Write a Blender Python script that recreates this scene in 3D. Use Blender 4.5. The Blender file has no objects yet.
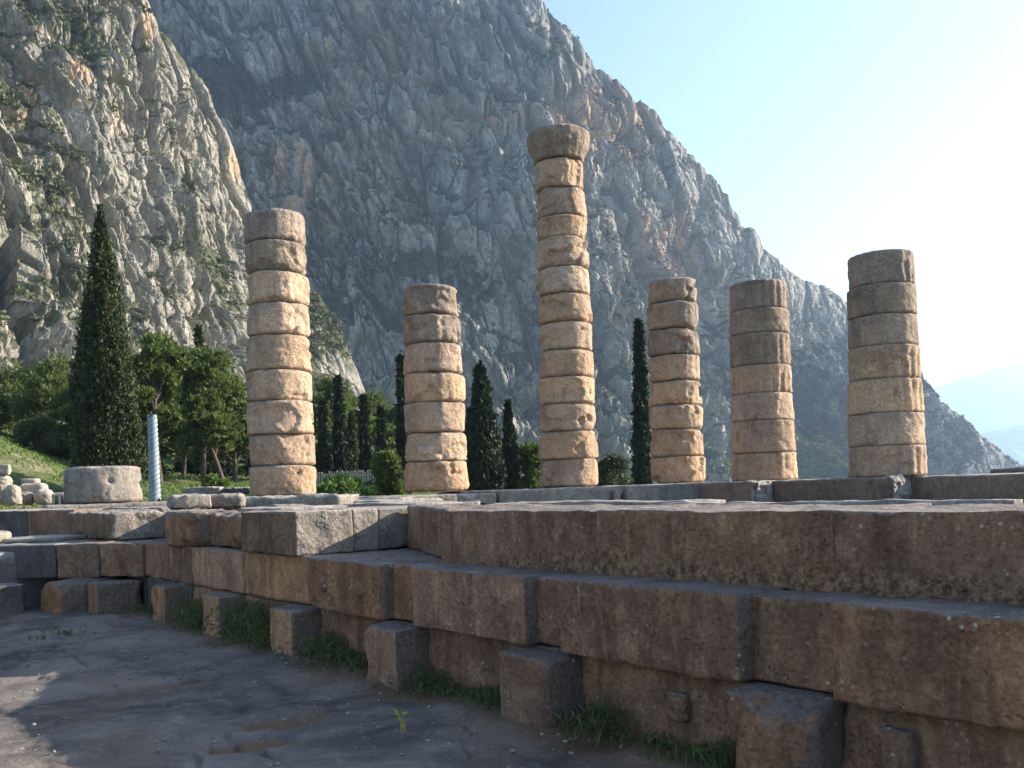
import bpy, math, random
import numpy as np
from mathutils import Vector, Matrix, Euler

rng = np.random.default_rng(7)
scene = bpy.context.scene
COL = scene.collection
PI = math.pi

# ------------------------------------------------------------------ noise
def _hash(ix, iy, iz, seed):
    h = (ix.astype(np.uint32) * np.uint32(374761393) + iy.astype(np.uint32) * np.uint32(668265263)
         + iz.astype(np.uint32) * np.uint32(2147483647) + np.uint32((seed * 974711) & 0xffffffff))
    h = (h ^ (h >> np.uint32(13))) * np.uint32(1274126177)
    h = h ^ (h >> np.uint32(16))
    h = h * np.uint32(2246822519)
    h = h ^ (h >> np.uint32(15))
    return (h & np.uint32(0xffffff)).astype(np.float32) / np.float32(0xffffff)

def vnoise(P, seed=0):
    """value noise, about -1..1"""
    P = np.asarray(P, dtype=np.float64)
    I = np.floor(P).astype(np.int64)
    F = (P - I).astype(np.float32)
    F = F * F * F * (F * (F * 6 - 15) + 10)
    r = 0
    for dx in (0, 1):
        wx = F[:, 0] if dx else 1 - F[:, 0]
        for dy in (0, 1):
            wy = F[:, 1] if dy else 1 - F[:, 1]
            for dz in (0, 1):
                wz = F[:, 2] if dz else 1 - F[:, 2]
                r = r + wx * wy * wz * _hash(I[:, 0] + dx, I[:, 1] + dy, I[:, 2] + dz, seed)
    return r * 2 - 1

ROT = np.array([[0.36, 0.48, -0.8], [-0.8, 0.6, 0.0], [0.48, 0.64, 0.6]])
def fbm(P, seed=0, octv=4, gain=0.5, lac=2.03):
    P = np.asarray(P, dtype=np.float64); a = 1.0; s = 0; tot = 0
    for o in range(octv):
        s = s + a * vnoise(P, seed + o * 17); tot += a
        P = (P @ ROT.T) * lac; a *= gain
    return s / tot * 1.5
def ridged(P, seed=0, octv=4, gain=0.5, lac=2.03):
    P = np.asarray(P, dtype=np.float64); a = 1.0; s = 0; tot = 0
    for o in range(octv):
        s = s + a * (1 - 2 * np.abs(vnoise(P, seed + o * 17))); tot += a
        P = P * lac + 13.7; a *= gain
    return s / tot
def facets(P, seed=0):
    """broken rock: nearest random cell gives a tilted facet and the gap to the next cell a crack"""
    P = np.asarray(P, dtype=np.float64); I = np.floor(P).astype(np.int64); n = len(P)
    d1 = np.full(n, 9.0, dtype=np.float32); d2 = np.full(n, 9.0, dtype=np.float32); val = np.zeros(n, dtype=np.float32)
    for dx in (-1, 0, 1):
        for dy in (-1, 0, 1):
            for dz in (-1, 0, 1):
                c = I + np.array([dx, dy, dz])
                h = [_hash(c[:, 0], c[:, 1], c[:, 2], seed + k) for k in range(7)]
                v = (P - c).astype(np.float32) - np.stack(h[:3], 1)
                d = (v * v).sum(1)
                f = (h[3] - .5) * 1.4 + v[:, 0] * (h[4] - .5) * 2.2 + v[:, 1] * (h[5] - .5) * 2.2 + v[:, 2] * (h[6] - .62) * 2.0
                nearer = d < d1
                d2 = np.where(nearer, d1, np.minimum(d2, d)); val = np.where(nearer, f, val); d1 = np.minimum(d1, d)
    crack = np.exp(-((np.sqrt(d2) - np.sqrt(d1)) / 0.07) ** 2)
    return val - 0.55 * crack
def sstep(a, b, x):
    t = np.clip((x - a) / (b - a), 0, 1); return t * t * (3 - 2 * t)

# ------------------------------------------------------------------ mesh helpers
def mesh_np(name, V, F, smooth=True):
    """V Nx3, F Mx4 or Mx3"""
    V = np.asarray(V, dtype=np.float32); F = np.asarray(F, dtype=np.int32)
    me = bpy.data.meshes.new(name)
    k = F.shape[1]
    me.vertices.add(len(V)); me.vertices.foreach_set('co', V.ravel())
    me.loops.add(F.size); me.loops.foreach_set('vertex_index', F.ravel())
    me.polygons.add(len(F))
    me.polygons.foreach_set('loop_start', np.arange(len(F), dtype=np.int32) * k)
    me.polygons.foreach_set('use_smooth', np.full(len(F), bool(smooth)))
    me.update(calc_edges=True); me.validate()
    return me

def join_vf(parts):
    Vs, Fs, n = [], [], 0
    for V, F in parts:
        Vs.append(V); Fs.append(F + n); n += len(V)
    return np.concatenate(Vs), np.concatenate(Fs)

def link(name, me, mat, parent=None, loc=None):
    o = bpy.data.objects.new(name, me)
    COL.objects.link(o)
    if me is not None and mat is not None: me.materials.append(mat)
    if parent is not None: o.parent = parent
    if loc is not None: o.location = loc
    return o

def put(name, V, F, mat, base=None, parent=None, smooth=True):
    """one mesh object; world coordinates in, origin moved to the base"""
    V = np.asarray(V, dtype=np.float64)
    if base is None:
        base = np.array([(V[:, 0].min() + V[:, 0].max()) / 2, (V[:, 1].min() + V[:, 1].max()) / 2, V[:, 2].min()])
    base = np.asarray(base, dtype=np.float64)
    o = link(name, mesh_np(name, V - base, F, smooth), mat, parent)
    if parent is None: o.location = base
    else: o.location = base - np.array(parent.location)
    return o

def empty(name, loc):
    o = bpy.data.objects.new(name, None); COL.objects.link(o); o.location = loc
    o.empty_display_size = 0.3
    return o

def tag(o, label, cat, group=None):
    o['label'] = label; o['category'] = cat; o['kind'] = 'thing'
    if group: o['group'] = group
    return o
def kind(o, k, label=None):
    o['kind'] = k
    if label: o['label'] = label
    return o

def gridfaces(nu, nv, wrap=False):
    """quads of a (nv rows) x (nu columns) grid, index = r*nu+c"""
    c = np.arange(nu if wrap else nu - 1); r = np.arange(nv - 1)
    C, R = np.meshgrid(c, r); C = C.ravel(); R = R.ravel(); C2 = (C + 1) % nu
    return np.stack([R * nu + C, R * nu + C2, (R + 1) * nu + C2, (R + 1) * nu + C], 1)

# ------------------------------------------------------------------ materials
def N(nt, typ, **kw):
    n = nt.nodes.new(typ)
    for k, v in kw.items():
        if k.startswith('i_'): n.inputs[k[2:].replace('_', ' ')].default_value = v
        else: setattr(n, k, v)
    return n
def new_mat(name):
    m = bpy.data.materials.new(name); m.use_nodes = True
    nt = m.node_tree; b = nt.nodes['Principled BSDF']
    b.inputs['Roughness'].default_value = 0.9
    b.inputs['Specular IOR Level'].default_value = 0.25
    return m, nt, b
def noise_n(nt, vec, scale, detail=5, rough=0.55, dist=0.0):
    n = N(nt, 'ShaderNodeTexNoise')
    n.inputs['Scale'].default_value = scale; n.inputs['Detail'].default_value = detail
    n.inputs['Roughness'].default_value = rough; n.inputs['Distortion'].default_value = dist
    nt.links.new(vec, n.inputs['Vector'])
    return n.outputs['Fac']
def ramp(nt, fac, stops):
    r = N(nt, 'ShaderNodeValToRGB'); e = r.color_ramp.elements
    while len(e) < len(stops): e.new(0.5)
    for el, (p, c) in zip(e, stops):
        el.position = p; el.color = (c, c, c, 1) if not hasattr(c, '__len__') else (*c, 1)
    nt.links.new(fac, r.inputs['Fac'])
    return r.outputs['Color']
def mix(nt, fac, a, b, mode='MIX'):
    m = N(nt, 'ShaderNodeMix'); m.data_type = 'RGBA'; m.blend_type = mode
    for s, v in ((m.inputs[0], fac), (m.inputs[6], a), (m.inputs[7], b)):
        if hasattr(v, 'is_linked') or hasattr(v, 'links'): nt.links.new(v, s)
        else: s.default_value = v if not hasattr(v, '__len__') else (*v, 1)
    return m.outputs[2]
def math_n(nt, op, a, b=None, clamp=False):
    m = N(nt, 'ShaderNodeMath'); m.operation = op; m.use_clamp = clamp
    for i, v in enumerate((a, b)):
        if v is None: continue
        if hasattr(v, 'links'): nt.links.new(v, m.inputs[i])
        else: m.inputs[i].default_value = v
    return m.outputs[0]
def scaled(nt, vec, s):
    m = N(nt, 'ShaderNodeVectorMath'); m.operation = 'MULTIPLY'
    nt.links.new(vec, m.inputs[0]); m.inputs[1].default_value = s
    return m.outputs[0]
def bump(nt, b, h, strength, distance, prev=None):
    n = N(nt, 'ShaderNodeBump'); n.inputs['Strength'].default_value = strength
    n.inputs['Distance'].default_value = distance
    nt.links.new(h, n.inputs['Height'])
    if prev is not None: nt.links.new(prev, n.inputs['Normal'])
    nt.links.new(n.outputs[0], b.inputs['Normal'])
    return n.outputs[0]
def posvec(nt):
    """world position shifted by a random amount per object"""
    g = N(nt, 'ShaderNodeNewGeometry'); oi = N(nt, 'ShaderNodeObjectInfo')
    m = N(nt, 'ShaderNodeVectorMath'); m.operation = 'MULTIPLY_ADD'
    c = N(nt, 'ShaderNodeCombineXYZ'); c.inputs[0].default_value = 31; c.inputs[1].default_value = 17; c.inputs[2].default_value = 23
    nt.links.new(oi.outputs['Random'], m.inputs[0]); nt.links.new(c.outputs[0], m.inputs[1])
    nt.links.new(g.outputs['Position'], m.inputs[2])
    return m.outputs[0], g, oi

def stone_mat(name, c_main, c_dark, c_accent, c_top, streak=0.5, lichen=0.25, tint=0.34, bumpd=0.02, pit=0.5, scale=1.0, ends=None, crumble=None):
    m, nt, b = new_mat(name)
    P, g, oi = posvec(nt)
    big = noise_n(nt, P, 1.0 * scale, 5, 0.6, 0.5)
    med = noise_n(nt, P, 5.0 * scale, 7, 0.68, 0.4)
    fine = noise_n(nt, P, 34 * scale, 6, 0.72)
    sx = N(nt, 'ShaderNodeSeparateXYZ'); nt.links.new(g.outputs['Normal'], sx.inputs[0])
    col = mix(nt, ramp(nt, big, [(0.38, 0.0), (0.62, 1.0)]), c_main, c_dark)
    col = mix(nt, ramp(nt, med, [(0.50, 0.0), (0.68, 0.85)]), col, c_accent)
    # vertical run-off streaks
    st = noise_n(nt, scaled(nt, P, (4.0, 4.0, 0.75)), 1.2 * scale, 7, 0.7, 0.5)
    col = mix(nt, math_n(nt, 'MULTIPLY', ramp(nt, st, [(0.48, 0.0), (0.62, 1.0)]), streak), col,
              tuple(x * 0.42 for x in c_dark))
    st2 = noise_n(nt, scaled(nt, P, (6.0, 6.0, 0.9)), 1.1 * scale, 6, 0.68, 0.6)
    col = mix(nt, math_n(nt, 'MULTIPLY', ramp(nt, st2, [(0.56, 0.0), (0.68, 1.0)]), streak * 0.8), col, tuple(min(1, x * 1.3) for x in c_accent))
    # dark crusts in patches
    cr = noise_n(nt, P, 2.3 * scale, 8, 0.72, 0.8)
    col = mix(nt, ramp(nt, cr, [(0.55, 0.0), (0.66, 0.6)]), col, tuple(x * 0.5 for x in c_dark))
    # the ends of the blocks lack the brown patina of their fronts
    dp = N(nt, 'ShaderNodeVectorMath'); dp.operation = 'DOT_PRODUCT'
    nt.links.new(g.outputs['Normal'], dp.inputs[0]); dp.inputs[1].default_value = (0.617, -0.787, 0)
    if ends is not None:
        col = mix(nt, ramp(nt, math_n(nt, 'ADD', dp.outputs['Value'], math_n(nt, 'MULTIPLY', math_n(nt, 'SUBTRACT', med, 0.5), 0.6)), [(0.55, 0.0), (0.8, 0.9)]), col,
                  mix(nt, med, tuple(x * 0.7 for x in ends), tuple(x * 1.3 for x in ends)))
    # grey weathering on upward faces
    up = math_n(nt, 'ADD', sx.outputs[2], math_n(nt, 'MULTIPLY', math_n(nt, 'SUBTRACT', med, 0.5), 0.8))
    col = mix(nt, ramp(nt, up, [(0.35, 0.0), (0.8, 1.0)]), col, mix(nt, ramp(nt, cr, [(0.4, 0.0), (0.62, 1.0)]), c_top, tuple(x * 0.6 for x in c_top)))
    # grain
    col = mix(nt, 0.7, col, ramp(nt, fine, [(0.32, 0.5), (0.68, 1.45)]), 'MULTIPLY')
    grit = N(nt, 'ShaderNodeTexVoronoi'); grit.inputs['Scale'].default_value = 75 * scale; nt.links.new(P, grit.inputs['Vector'])
    gs = N(nt, 'ShaderNodeSeparateColor'); nt.links.new(grit.outputs['Color'], gs.inputs[0])
    col = mix(nt, 0.4, col, ramp(nt, gs.outputs[0], [(0.0, 0.55), (0.25, 0.9), (0.85, 1.02), (1.0, 1.5)]), 'MULTIPLY')
    # lichen flecks
    vo = N(nt, 'ShaderNodeTexVoronoi'); vo.inputs['Scale'].default_value = 16 * scale; vo.inputs['Randomness'].default_value = 1
    nt.links.new(P, vo.inputs['Vector'])
    vd = math_n(nt, 'ADD', vo.outputs['Distance'], math_n(nt, 'MULTIPLY', math_n(nt, 'SUBTRACT', fine, 0.5), 0.35))
    fl = ramp(nt, vd, [(0.10, 1.0), (0.20, 0.0)])
    gate = ramp(nt, noise_n(nt, P, 2.6 * scale, 3), [(0.5, 0.0), (0.62, 1.0)])
    col = mix(nt, math_n(nt, 'MULTIPLY', math_n(nt, 'MULTIPLY', fl, gate), lichen), col, (0.60, 0.53, 0.43))
    if crumble is not None:     # decayed band along the lower edge of the course
        sp = N(nt, 'ShaderNodeSeparateXYZ'); nt.links.new(g.outputs['Position'], sp.inputs[0])
        zz = math_n(nt, 'ADD', sp.outputs[2], math_n(nt, 'MULTIPLY', math_n(nt, 'SUBTRACT', big, 0.5), -0.55))
        band = ramp(nt, math_n(nt, 'SUBTRACT', zz, crumble), [(0.02, 0.95), (0.16, 0.0)])
        rot = noise_n(nt, P, 24, 7, 0.78, 0.1)
        col = mix(nt, band, col, ramp(nt, rot, [(0.36, (0.05, 0.032, 0.024)), (0.46, (0.17, 0.095, 0.055)), (0.56, (0.36, 0.20, 0.105)), (0.66, (0.50, 0.31, 0.16))]))
    # tint per block
    hs = N(nt, 'ShaderNodeHueSaturation'); nt.links.new(col, hs.inputs['Color'])
    nt.links.new(math_n(nt, 'ADD', math_n(nt, 'MULTIPLY', oi.outputs['Random'], tint), 1 - tint / 2), hs.inputs['Value'])
    r2 = math_n(nt, 'FRACT', math_n(nt, 'MULTIPLY', oi.outputs['Random'], 17.3))
    nt.links.new(math_n(nt, 'ADD', math_n(nt, 'MULTIPLY', r2, 0.16), 0.94), hs.inputs['Saturation'])
    r3 = math_n(nt, 'FRACT', math_n(nt, 'MULTIPLY', oi.outputs['Random'], 41.7))
    nt.links.new(math_n(nt, 'ADD', math_n(nt, 'MULTIPLY', r3, 0.006), 0.495), hs.inputs['Hue'])
    nt.links.new(hs.outputs[0], b.inputs['Base Color'])
    # relief
    v2 = N(nt, 'ShaderNodeTexVoronoi'); v2.inputs['Scale'].default_value = 26 * scale
    nt.links.new(P, v2.inputs['Vector'])
    pits = ramp(nt, v2.outputs['Distance'], [(0.0, 0.0), (0.32, 1.0)])
    pg = ramp(nt, noise_n(nt, P, 3.1 * scale, 3), [(0.44, 0.0), (0.6, 1.0)])
    h = math_n(nt, 'ADD', math_n(nt, 'MULTIPLY', fine, 0.6), math_n(nt, 'MULTIPLY', med, 1.6))
    h = math_n(nt, 'ADD', h, math_n(nt, 'MULTIPLY', math_n(nt, 'MULTIPLY', pits, pg), pit))
    bump(nt, b, h, 0.85, bumpd)
    return m

M_WALL = stone_mat('wall_stone', (0.375, 0.198, 0.108), (0.225, 0.124, 0.073), (0.49, 0.28, 0.148), (0.255, 0.205, 0.175), streak=0.5, lichen=0.9, ends=(0.185, 0.142, 0.118), bumpd=0.03, pit=0.9)
M_CRUMB = stone_mat('crumbling_wall_stone', (0.375, 0.198, 0.108), (0.225, 0.124, 0.073), (0.49, 0.28, 0.148), (0.255, 0.205, 0.175), streak=0.55, lichen=0.9, ends=(0.185, 0.142, 0.118), bumpd=0.03, pit=0.9, crumble=0.93)
M_ORANGE = stone_mat('ochre_stone', (0.52, 0.285, 0.145), (0.33, 0.185, 0.105), (0.66, 0.39, 0.20), (0.30, 0.245, 0.21), streak=0.5, lichen=0.4, ends=(0.185, 0.142, 0.118), bumpd=0.03, pit=0.7)
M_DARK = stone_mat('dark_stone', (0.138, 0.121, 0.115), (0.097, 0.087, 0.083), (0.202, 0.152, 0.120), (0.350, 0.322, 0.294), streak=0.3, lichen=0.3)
M_GREY = stone_mat('grey_stone', (0.285, 0.25, 0.21), (0.20, 0.176, 0.15), (0.335, 0.285, 0.225), (0.40, 0.35, 0.30), streak=0.35, lichen=0.5, bumpd=0.03, pit=1.0)
M_CORNER = stone_mat('corner_stone', (0.31, 0.19, 0.115), (0.20, 0.125, 0.083), (0.39, 0.245, 0.145), (0.40, 0.35, 0.30), streak=0.5, lichen=0.4, ends=(0.26, 0.23, 0.195), bumpd=0.03, pit=1.4)
M_PODIUM = stone_mat('podium_stone', (0.27, 0.185, 0.135), (0.18, 0.128, 0.10), (0.33, 0.23, 0.16), (0.42, 0.37, 0.32), streak=0.3, lichen=0.3, ends=(0.42, 0.385, 0.335))
M_COL = stone_mat('column_stone', (0.57, 0.385, 0.24), (0.40, 0.28, 0.19), (0.62, 0.445, 0.31), (0.43, 0.355, 0.285), streak=0.3, lichen=0.5, tint=0.26, bumpd=0.07, pit=0.9, scale=0.6)
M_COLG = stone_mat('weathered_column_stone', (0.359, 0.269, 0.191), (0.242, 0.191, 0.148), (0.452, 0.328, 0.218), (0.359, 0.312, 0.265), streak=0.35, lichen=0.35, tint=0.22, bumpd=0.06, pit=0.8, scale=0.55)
M_PALE = stone_mat('pale_ruin_stone', (0.37, 0.325, 0.27), (0.27, 0.235, 0.19), (0.39, 0.29, 0.21), (0.40, 0.36, 0.31), streak=0.2, lichen=0.2)

def paving_mat():
    m, nt, b = new_mat('paving_stone')
    g = N(nt, 'ShaderNodeNewGeometry'); P = g.outputs['Position']
    big = noise_n(nt, P, 0.9, 5, 0.6, 0.6); med = noise_n(nt, P, 4.5, 6, 0.65, 0.4); fine = noise_n(nt, P, 45, 5, 0.7)
    col = mix(nt, ramp(nt, big, [(0.36, 0.0), (0.64, 1.0)]), (0.225, 0.185, 0.158), (0.066, 0.054, 0.049))
    col = mix(nt, ramp(nt, med, [(0.5, 0.0), (0.75, 0.7)]), col, (0.30, 0.242, 0.20))
    at = N(nt, 'ShaderNodeAttribute'); at.attribute_name = 'mud'
    col = mix(nt, ramp(nt, at.outputs['Fac'], [(0.25, 0.0), (0.75, 0.9)]), col, (0.17, 0.085, 0.04))
    # joints and cracks of the old slabs
    wv = N(nt, 'ShaderNodeVectorMath'); wv.operation = 'MULTIPLY_ADD'
    nz_ = N(nt, 'ShaderNodeTexNoise'); nz_.inputs['Scale'].default_value = 2.2; nz_.inputs['Detail'].default_value = 6; nt.links.new(P, nz_.inputs['Vector'])
    nt.links.new(nz_.outputs['Color'], wv.inputs[0]); wv.inputs[1].default_value = (0.35, 0.35, 0); nt.links.new(P, wv.inputs[2])
    ck = N(nt, 'ShaderNodeTexVoronoi'); ck.feature = 'DISTANCE_TO_EDGE'; ck.inputs['Scale'].default_value = 0.38; nt.links.new(wv.outputs[0], ck.inputs['Vector'])
    ckm = math_n(nt, 'MULTIPLY', ramp(nt, ck.outputs['Distance'], [(0.002, 1.0), (0.008, 0.0)]), ramp(nt, med, [(0.45, 0.0), (0.6, 0.7)]))
    col = mix(nt, ckm, col, (0.035, 0.028, 0.022))
    sp = N(nt, 'ShaderNodeTexVoronoi'); sp.inputs['Scale'].default_value = 11; nt.links.new(P, sp.inputs['Vector'])
    fl = math_n(nt, 'MULTIPLY', ramp(nt, sp.outputs['Distance'], [(0.06, 1.0), (0.13, 0.0)]), ramp(nt, noise_n(nt, P, 1.7, 3), [(0.5, 0.0), (0.62, 0.8)]))
    col = mix(nt, fl, col, (0.5, 0.48, 0.45))
    col = mix(nt, 0.6, col, ramp(nt, fine, [(0.3, 0.5), (0.7, 1.4)]), 'MULTIPLY')
    nt.links.new(col, b.inputs['Base Color'])
    nt.links.new(ramp(nt, at.outputs['Fac'], [(0.3, 0.85), (0.8, 0.3)]), b.inputs['Roughness'])
    h = math_n(nt, 'ADD', math_n(nt, 'MULTIPLY', fine, 0.5), math_n(nt, 'MULTIPLY', med, 1.8))
    h = math_n(nt, 'SUBTRACT', h, math_n(nt, 'MULTIPLY', ckm, 0.8))
    bump(nt, b, h, 0.8, 0.02)
    return m
M_PAVE = paving_mat()

def rock_mat(name, c1, c2, orange, green, veg=0.6, bumpd=1.5, sc=1.0):
    m, nt, b = new_mat(name)
    g = N(nt, 'ShaderNodeNewGeometry'); P = g.outputs['Position']
    ps = scaled(nt, P, (1, 1, 0.45))
    big = noise_n(nt, ps, 0.012 * sc, 6, 0.6, 0.5); med = noise_n(nt, ps, 0.07 * sc, 8, 0.68, 0.3); fine = noise_n(nt, ps, 0.4 * sc, 6, 0.7)
    strk = noise_n(nt, scaled(nt, P, (1, 1, 0.2)), 0.11 * sc, 7, 0.72)
    col = mix(nt, ramp(nt, med, [(0.38, 0.0), (0.62, 1.0)]), c1, c2)
    col = mix(nt, ramp(nt, strk, [(0.52, 0.0), (0.66, 0.65)]), col, tuple(x * 0.55 for x in c1))
    oa = N(nt, 'ShaderNodeAttribute'); oa.attribute_name = 'ochre'
    om = math_n(nt, 'MULTIPLY', ramp(nt, math_n(nt, 'ADD', math_n(nt, 'MULTIPLY', oa.outputs['Fac'], 0.3), big), [(0.58, 0.0), (0.72, 1.0)]), ramp(nt, strk, [(0.40, 1.0), (0.58, 0.0)]))
    col = mix(nt, om, col, orange)
    crk = noise_n(nt, scaled(nt, P, (1, 1, 0.45)), 0.2 * sc, 8, 0.74, 0.4)
    col = mix(nt, ramp(nt, math_n(nt, 'ABSOLUTE', math_n(nt, 'SUBTRACT', crk, 0.5)), [(0.0, 0.7), (0.028, 0.0)]), col, tuple(x * 0.3 for x in c2))
    va = N(nt, 'ShaderNodeAttribute'); va.attribute_name = 'veg'
    vm = ramp(nt, math_n(nt, 'ADD', va.outputs['Fac'], math_n(nt, 'MULTIPLY', math_n(nt, 'SUBTRACT', noise_n(nt, P, 0.17 * sc, 6, 0.72), 0.5), 1.5)), [(0.32, 0.0), (0.45, veg)])
    gcol = mix(nt, fine, tuple(x * 0.6 for x in green), tuple(x * 1.5 for x in green))
    col = mix(nt, vm, col, gcol)
    col = mix(nt, 0.6, col, ramp(nt, fine, [(0.3, 0.5), (0.7, 1.4)]), 'MULTIPLY')
    nt.links.new(col, b.inputs['Base Color']); b.inputs['Roughness'].default_value = 1.0
    b.inputs['Specular IOR Level'].default_value = 0.05
    h = math_n(nt, 'ADD', math_n(nt, 'MULTIPLY', fine, 0.35), med)
    h = math_n(nt, 'ADD', h, math_n(nt, 'MULTIPLY', strk, 1.0))
    bump(nt, b, h, 0.8, bumpd)
    return m
M_CLIFF = rock_mat('cliff_rock', (0.42, 0.375, 0.305), (0.25, 0.228, 0.19), (0.47, 0.30, 0.165), (0.085, 0.09, 0.045), veg=0.9, bumpd=1.6, sc=2.2)
M_MOUNT = rock_mat('mountain_rock', (0.45, 0.415, 0.365), (0.19, 0.18, 0.164), (0.52, 0.31, 0.17), (0.03, 0.036, 0.02), veg=0.9, bumpd=4.0)
M_FAR = rock_mat('far_mountain_rock', (0.2, 0.2, 0.2), (0.16, 0.16, 0.15), (0.22, 0.2, 0.16), (0.07, 0.09, 0.05), veg=0.9, bumpd=4.0, sc=0.4)

def grass_ground_mat():
    m, nt, b = new_mat('grass_ground')
    g = N(nt, 'ShaderNodeNewGeometry'); P = g.outputs['Position']
    big = noise_n(nt, P, 0.22, 5, 0.6, 0.4); fine = noise_n(nt, P, 5, 6, 0.7); med = noise_n(nt, P, 0.9, 5, 0.65)
    col = mix(nt, ramp(nt, fine, [(0.35, 0.0), (0.65, 1.0)]), (0.03, 0.05, 0.014), (0.13, 0.17, 0.045))
    col = mix(nt, ramp(nt, med, [(0.45, 0.0), (0.7, 0.85)]), col, (0.17, 0.16, 0.08))
    col = mix(nt, ramp(nt, big, [(0.56, 0.0), (0.68, 0.8)]), col, (0.30, 0.24, 0.17))
    nt.links.new(col, b.inputs['Base Color'])
    bump(nt, b, math_n(nt, 'ADD', fine, med), 0.8, 0.15)
    return m
M_GROUND = grass_ground_mat()

def leaf_mat(name, dark, light, trans=0.25, nscale=0.8):
    m, nt, b = new_mat(name)
    g = N(nt, 'ShaderNodeNewGeometry')
    r = g.outputs['Random Per Island']
    n = noise_n(nt, g.outputs['Position'], nscale, 3, 0.6)
    f = math_n(nt, 'ADD', math_n(nt, 'MULTIPLY', r, 0.55), math_n(nt, 'MULTIPLY', ramp(nt, n, [(0.35, 0.0), (0.65, 1.0)]), 0.45))
    col = mix(nt, f, dark, light)
    nt.links.new(col, b.inputs['Base Color']); b.inputs['Roughness'].default_value = 0.65
    t = N(nt, 'ShaderNodeBsdfTranslucent'); nt.links.new(mix(nt, 0.5, col, light), t.inputs['Color'])
    ms = N(nt, 'ShaderNodeMixShader'); ms.inputs[0].default_value = trans
    nt.links.new(b.outputs[0], ms.inputs[1]); nt.links.new(t.outputs[0], ms.inputs[2])
    nt.links.new(ms.outputs[0], nt.nodes['Material Output'].inputs['Surface'])
    return m
M_CYP = leaf_mat('cypress_foliage', (0.02, 0.03, 0.010), (0.065, 0.08, 0.024), 0.15)
M_CYPD = leaf_mat('dark_cypress_foliage', (0.015, 0.025, 0.012), (0.04, 0.055, 0.022), 0.1)
M_PINE = leaf_mat('pine_foliage', (0.03, 0.055, 0.014), (0.14, 0.18, 0.04), 0.35)
M_BUSH = leaf_mat('bush_foliage', (0.03, 0.05, 0.018), (0.09, 0.12, 0.04), 0.25)
M_BRIGHT = leaf_mat('bright_bush_foliage', (0.06, 0.11, 0.02), (0.16, 0.23, 0.05), 0.35)
M_SCRUB = leaf_mat('scrub_foliage', (0.035, 0.045, 0.018), (0.10, 0.11, 0.05), 0.15, 0.05)
M_CLIFFSCRUB = leaf_mat('cliff_scrub_foliage', (0.045, 0.056, 0.026), (0.14, 0.15, 0.075), 0.15, 0.08)
M_MAQUIS = leaf_mat('maquis_foliage', (0.05, 0.068, 0.022), (0.17, 0.195, 0.07), 0.15, 0.05)
M_WEED = leaf_mat('weed_leaves', (0.04, 0.07, 0.02), (0.15, 0.18, 0.06), 0.3, 7)
M_GRASS = leaf_mat('grass_blades', (0.06, 0.11, 0.02), (0.19, 0.25, 0.06), 0.35, 0.7)
M_YEL = leaf_mat('yellow_leaves', (0.35, 0.33, 0.04), (0.62, 0.58, 0.12), 0.3, 5)

def bark_mat(name, c1, c2):
    m, nt, b = new_mat(name)
    P, g, oi = posvec(nt)
    n = noise_n(nt, scaled(nt, P, (1, 1, 0.25)), 9, 5, 0.65)
    nt.links.new(mix(nt, n, c1, c2), b.inputs['Base Color'])
    bump(nt, b, n, 0.8, 0.04)
    return m
M_BARK = bark_mat('pine_bark', (0.045, 0.036, 0.03), (0.15, 0.11, 0.085))
M_WOOD = bark_mat('weathered_wood', (0.22, 0.19, 0.15), (0.42, 0.37, 0.30))
def bronze_mat():
    m, nt, b = new_mat('pale_bronze')
    P, g, oi = posvec(nt)
    n = noise_n(nt, P, 3, 4)
    nt.links.new(mix(nt, n, (0.16, 0.20, 0.225), (0.33, 0.385, 0.42)), b.inputs['Base Color'])
    b.inputs['Roughness'].default_value = 0.55; b.inputs['Metallic'].default_value = 0.15
    return m
M_BRONZE = bronze_mat()
# ------------------------------------------------------------------ camera frame and wall frame
EYE = 1.5; FPX = 939.0; ROLL = 0.033
def at(px, py, d):
    """point seen in the photo at (px, py), d metres in front of the eye"""
    a = px - 512; b = 488.2 - py; c, s = math.cos(ROLL), math.sin(ROLL)
    return np.array([(a * c + b * s) * d / FPX, d, (-a * s + b * c) * d / FPX + EYE])
WO = np.array([-0.71, 7.33]); WW = np.array([0.617, -0.787]); WN = np.array([0.787, 0.617])
def tm(t, m):
    return WO + t * WW + m * WN

# ------------------------------------------------------------------ rough stone block
def lattice(nx, ny, nz):
    def face(fix, a, b, na, nb, flip):
        A, B = np.meshgrid(np.arange(na), np.arange(nb), indexing='ij'); A = A.ravel(); B = B.ravel()
        q = []
        for da, db in ((0, 0), (1, 0), (1, 1), (0, 1)):
            c = np.zeros((len(A), 3), dtype=np.int64)
            c[:, a] = A + da; c[:, b] = B + db; c[:, fix[0]] = fix[1]; q.append(c)
        q = np.stack(q, 1)
        return q[:, ::-1] if flip else q
    Q = np.concatenate([
        face((2, 0), 0, 1, nx, ny, True), face((2, nz), 0, 1, nx, ny, False),
        face((1, 0), 0, 2, nx, nz, False), face((1, ny), 0, 2, nx, nz, True),
        face((0, 0), 1, 2, ny, nz, True), face((0, nx), 1, 2, ny, nz, False)])
    idx = (Q[..., 0] * (ny + 1) + Q[..., 1]) * (nz + 1) + Q[..., 2]
    u, inv = np.unique(idx.ravel(), return_inverse=True)
    k = u % (nz + 1); j = (u // (nz + 1)) % (ny + 1); i = u // ((nz + 1) * (ny + 1))
    return np.stack([i, j, k], 1).astype(float), inv.reshape(-1, 4)

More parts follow.
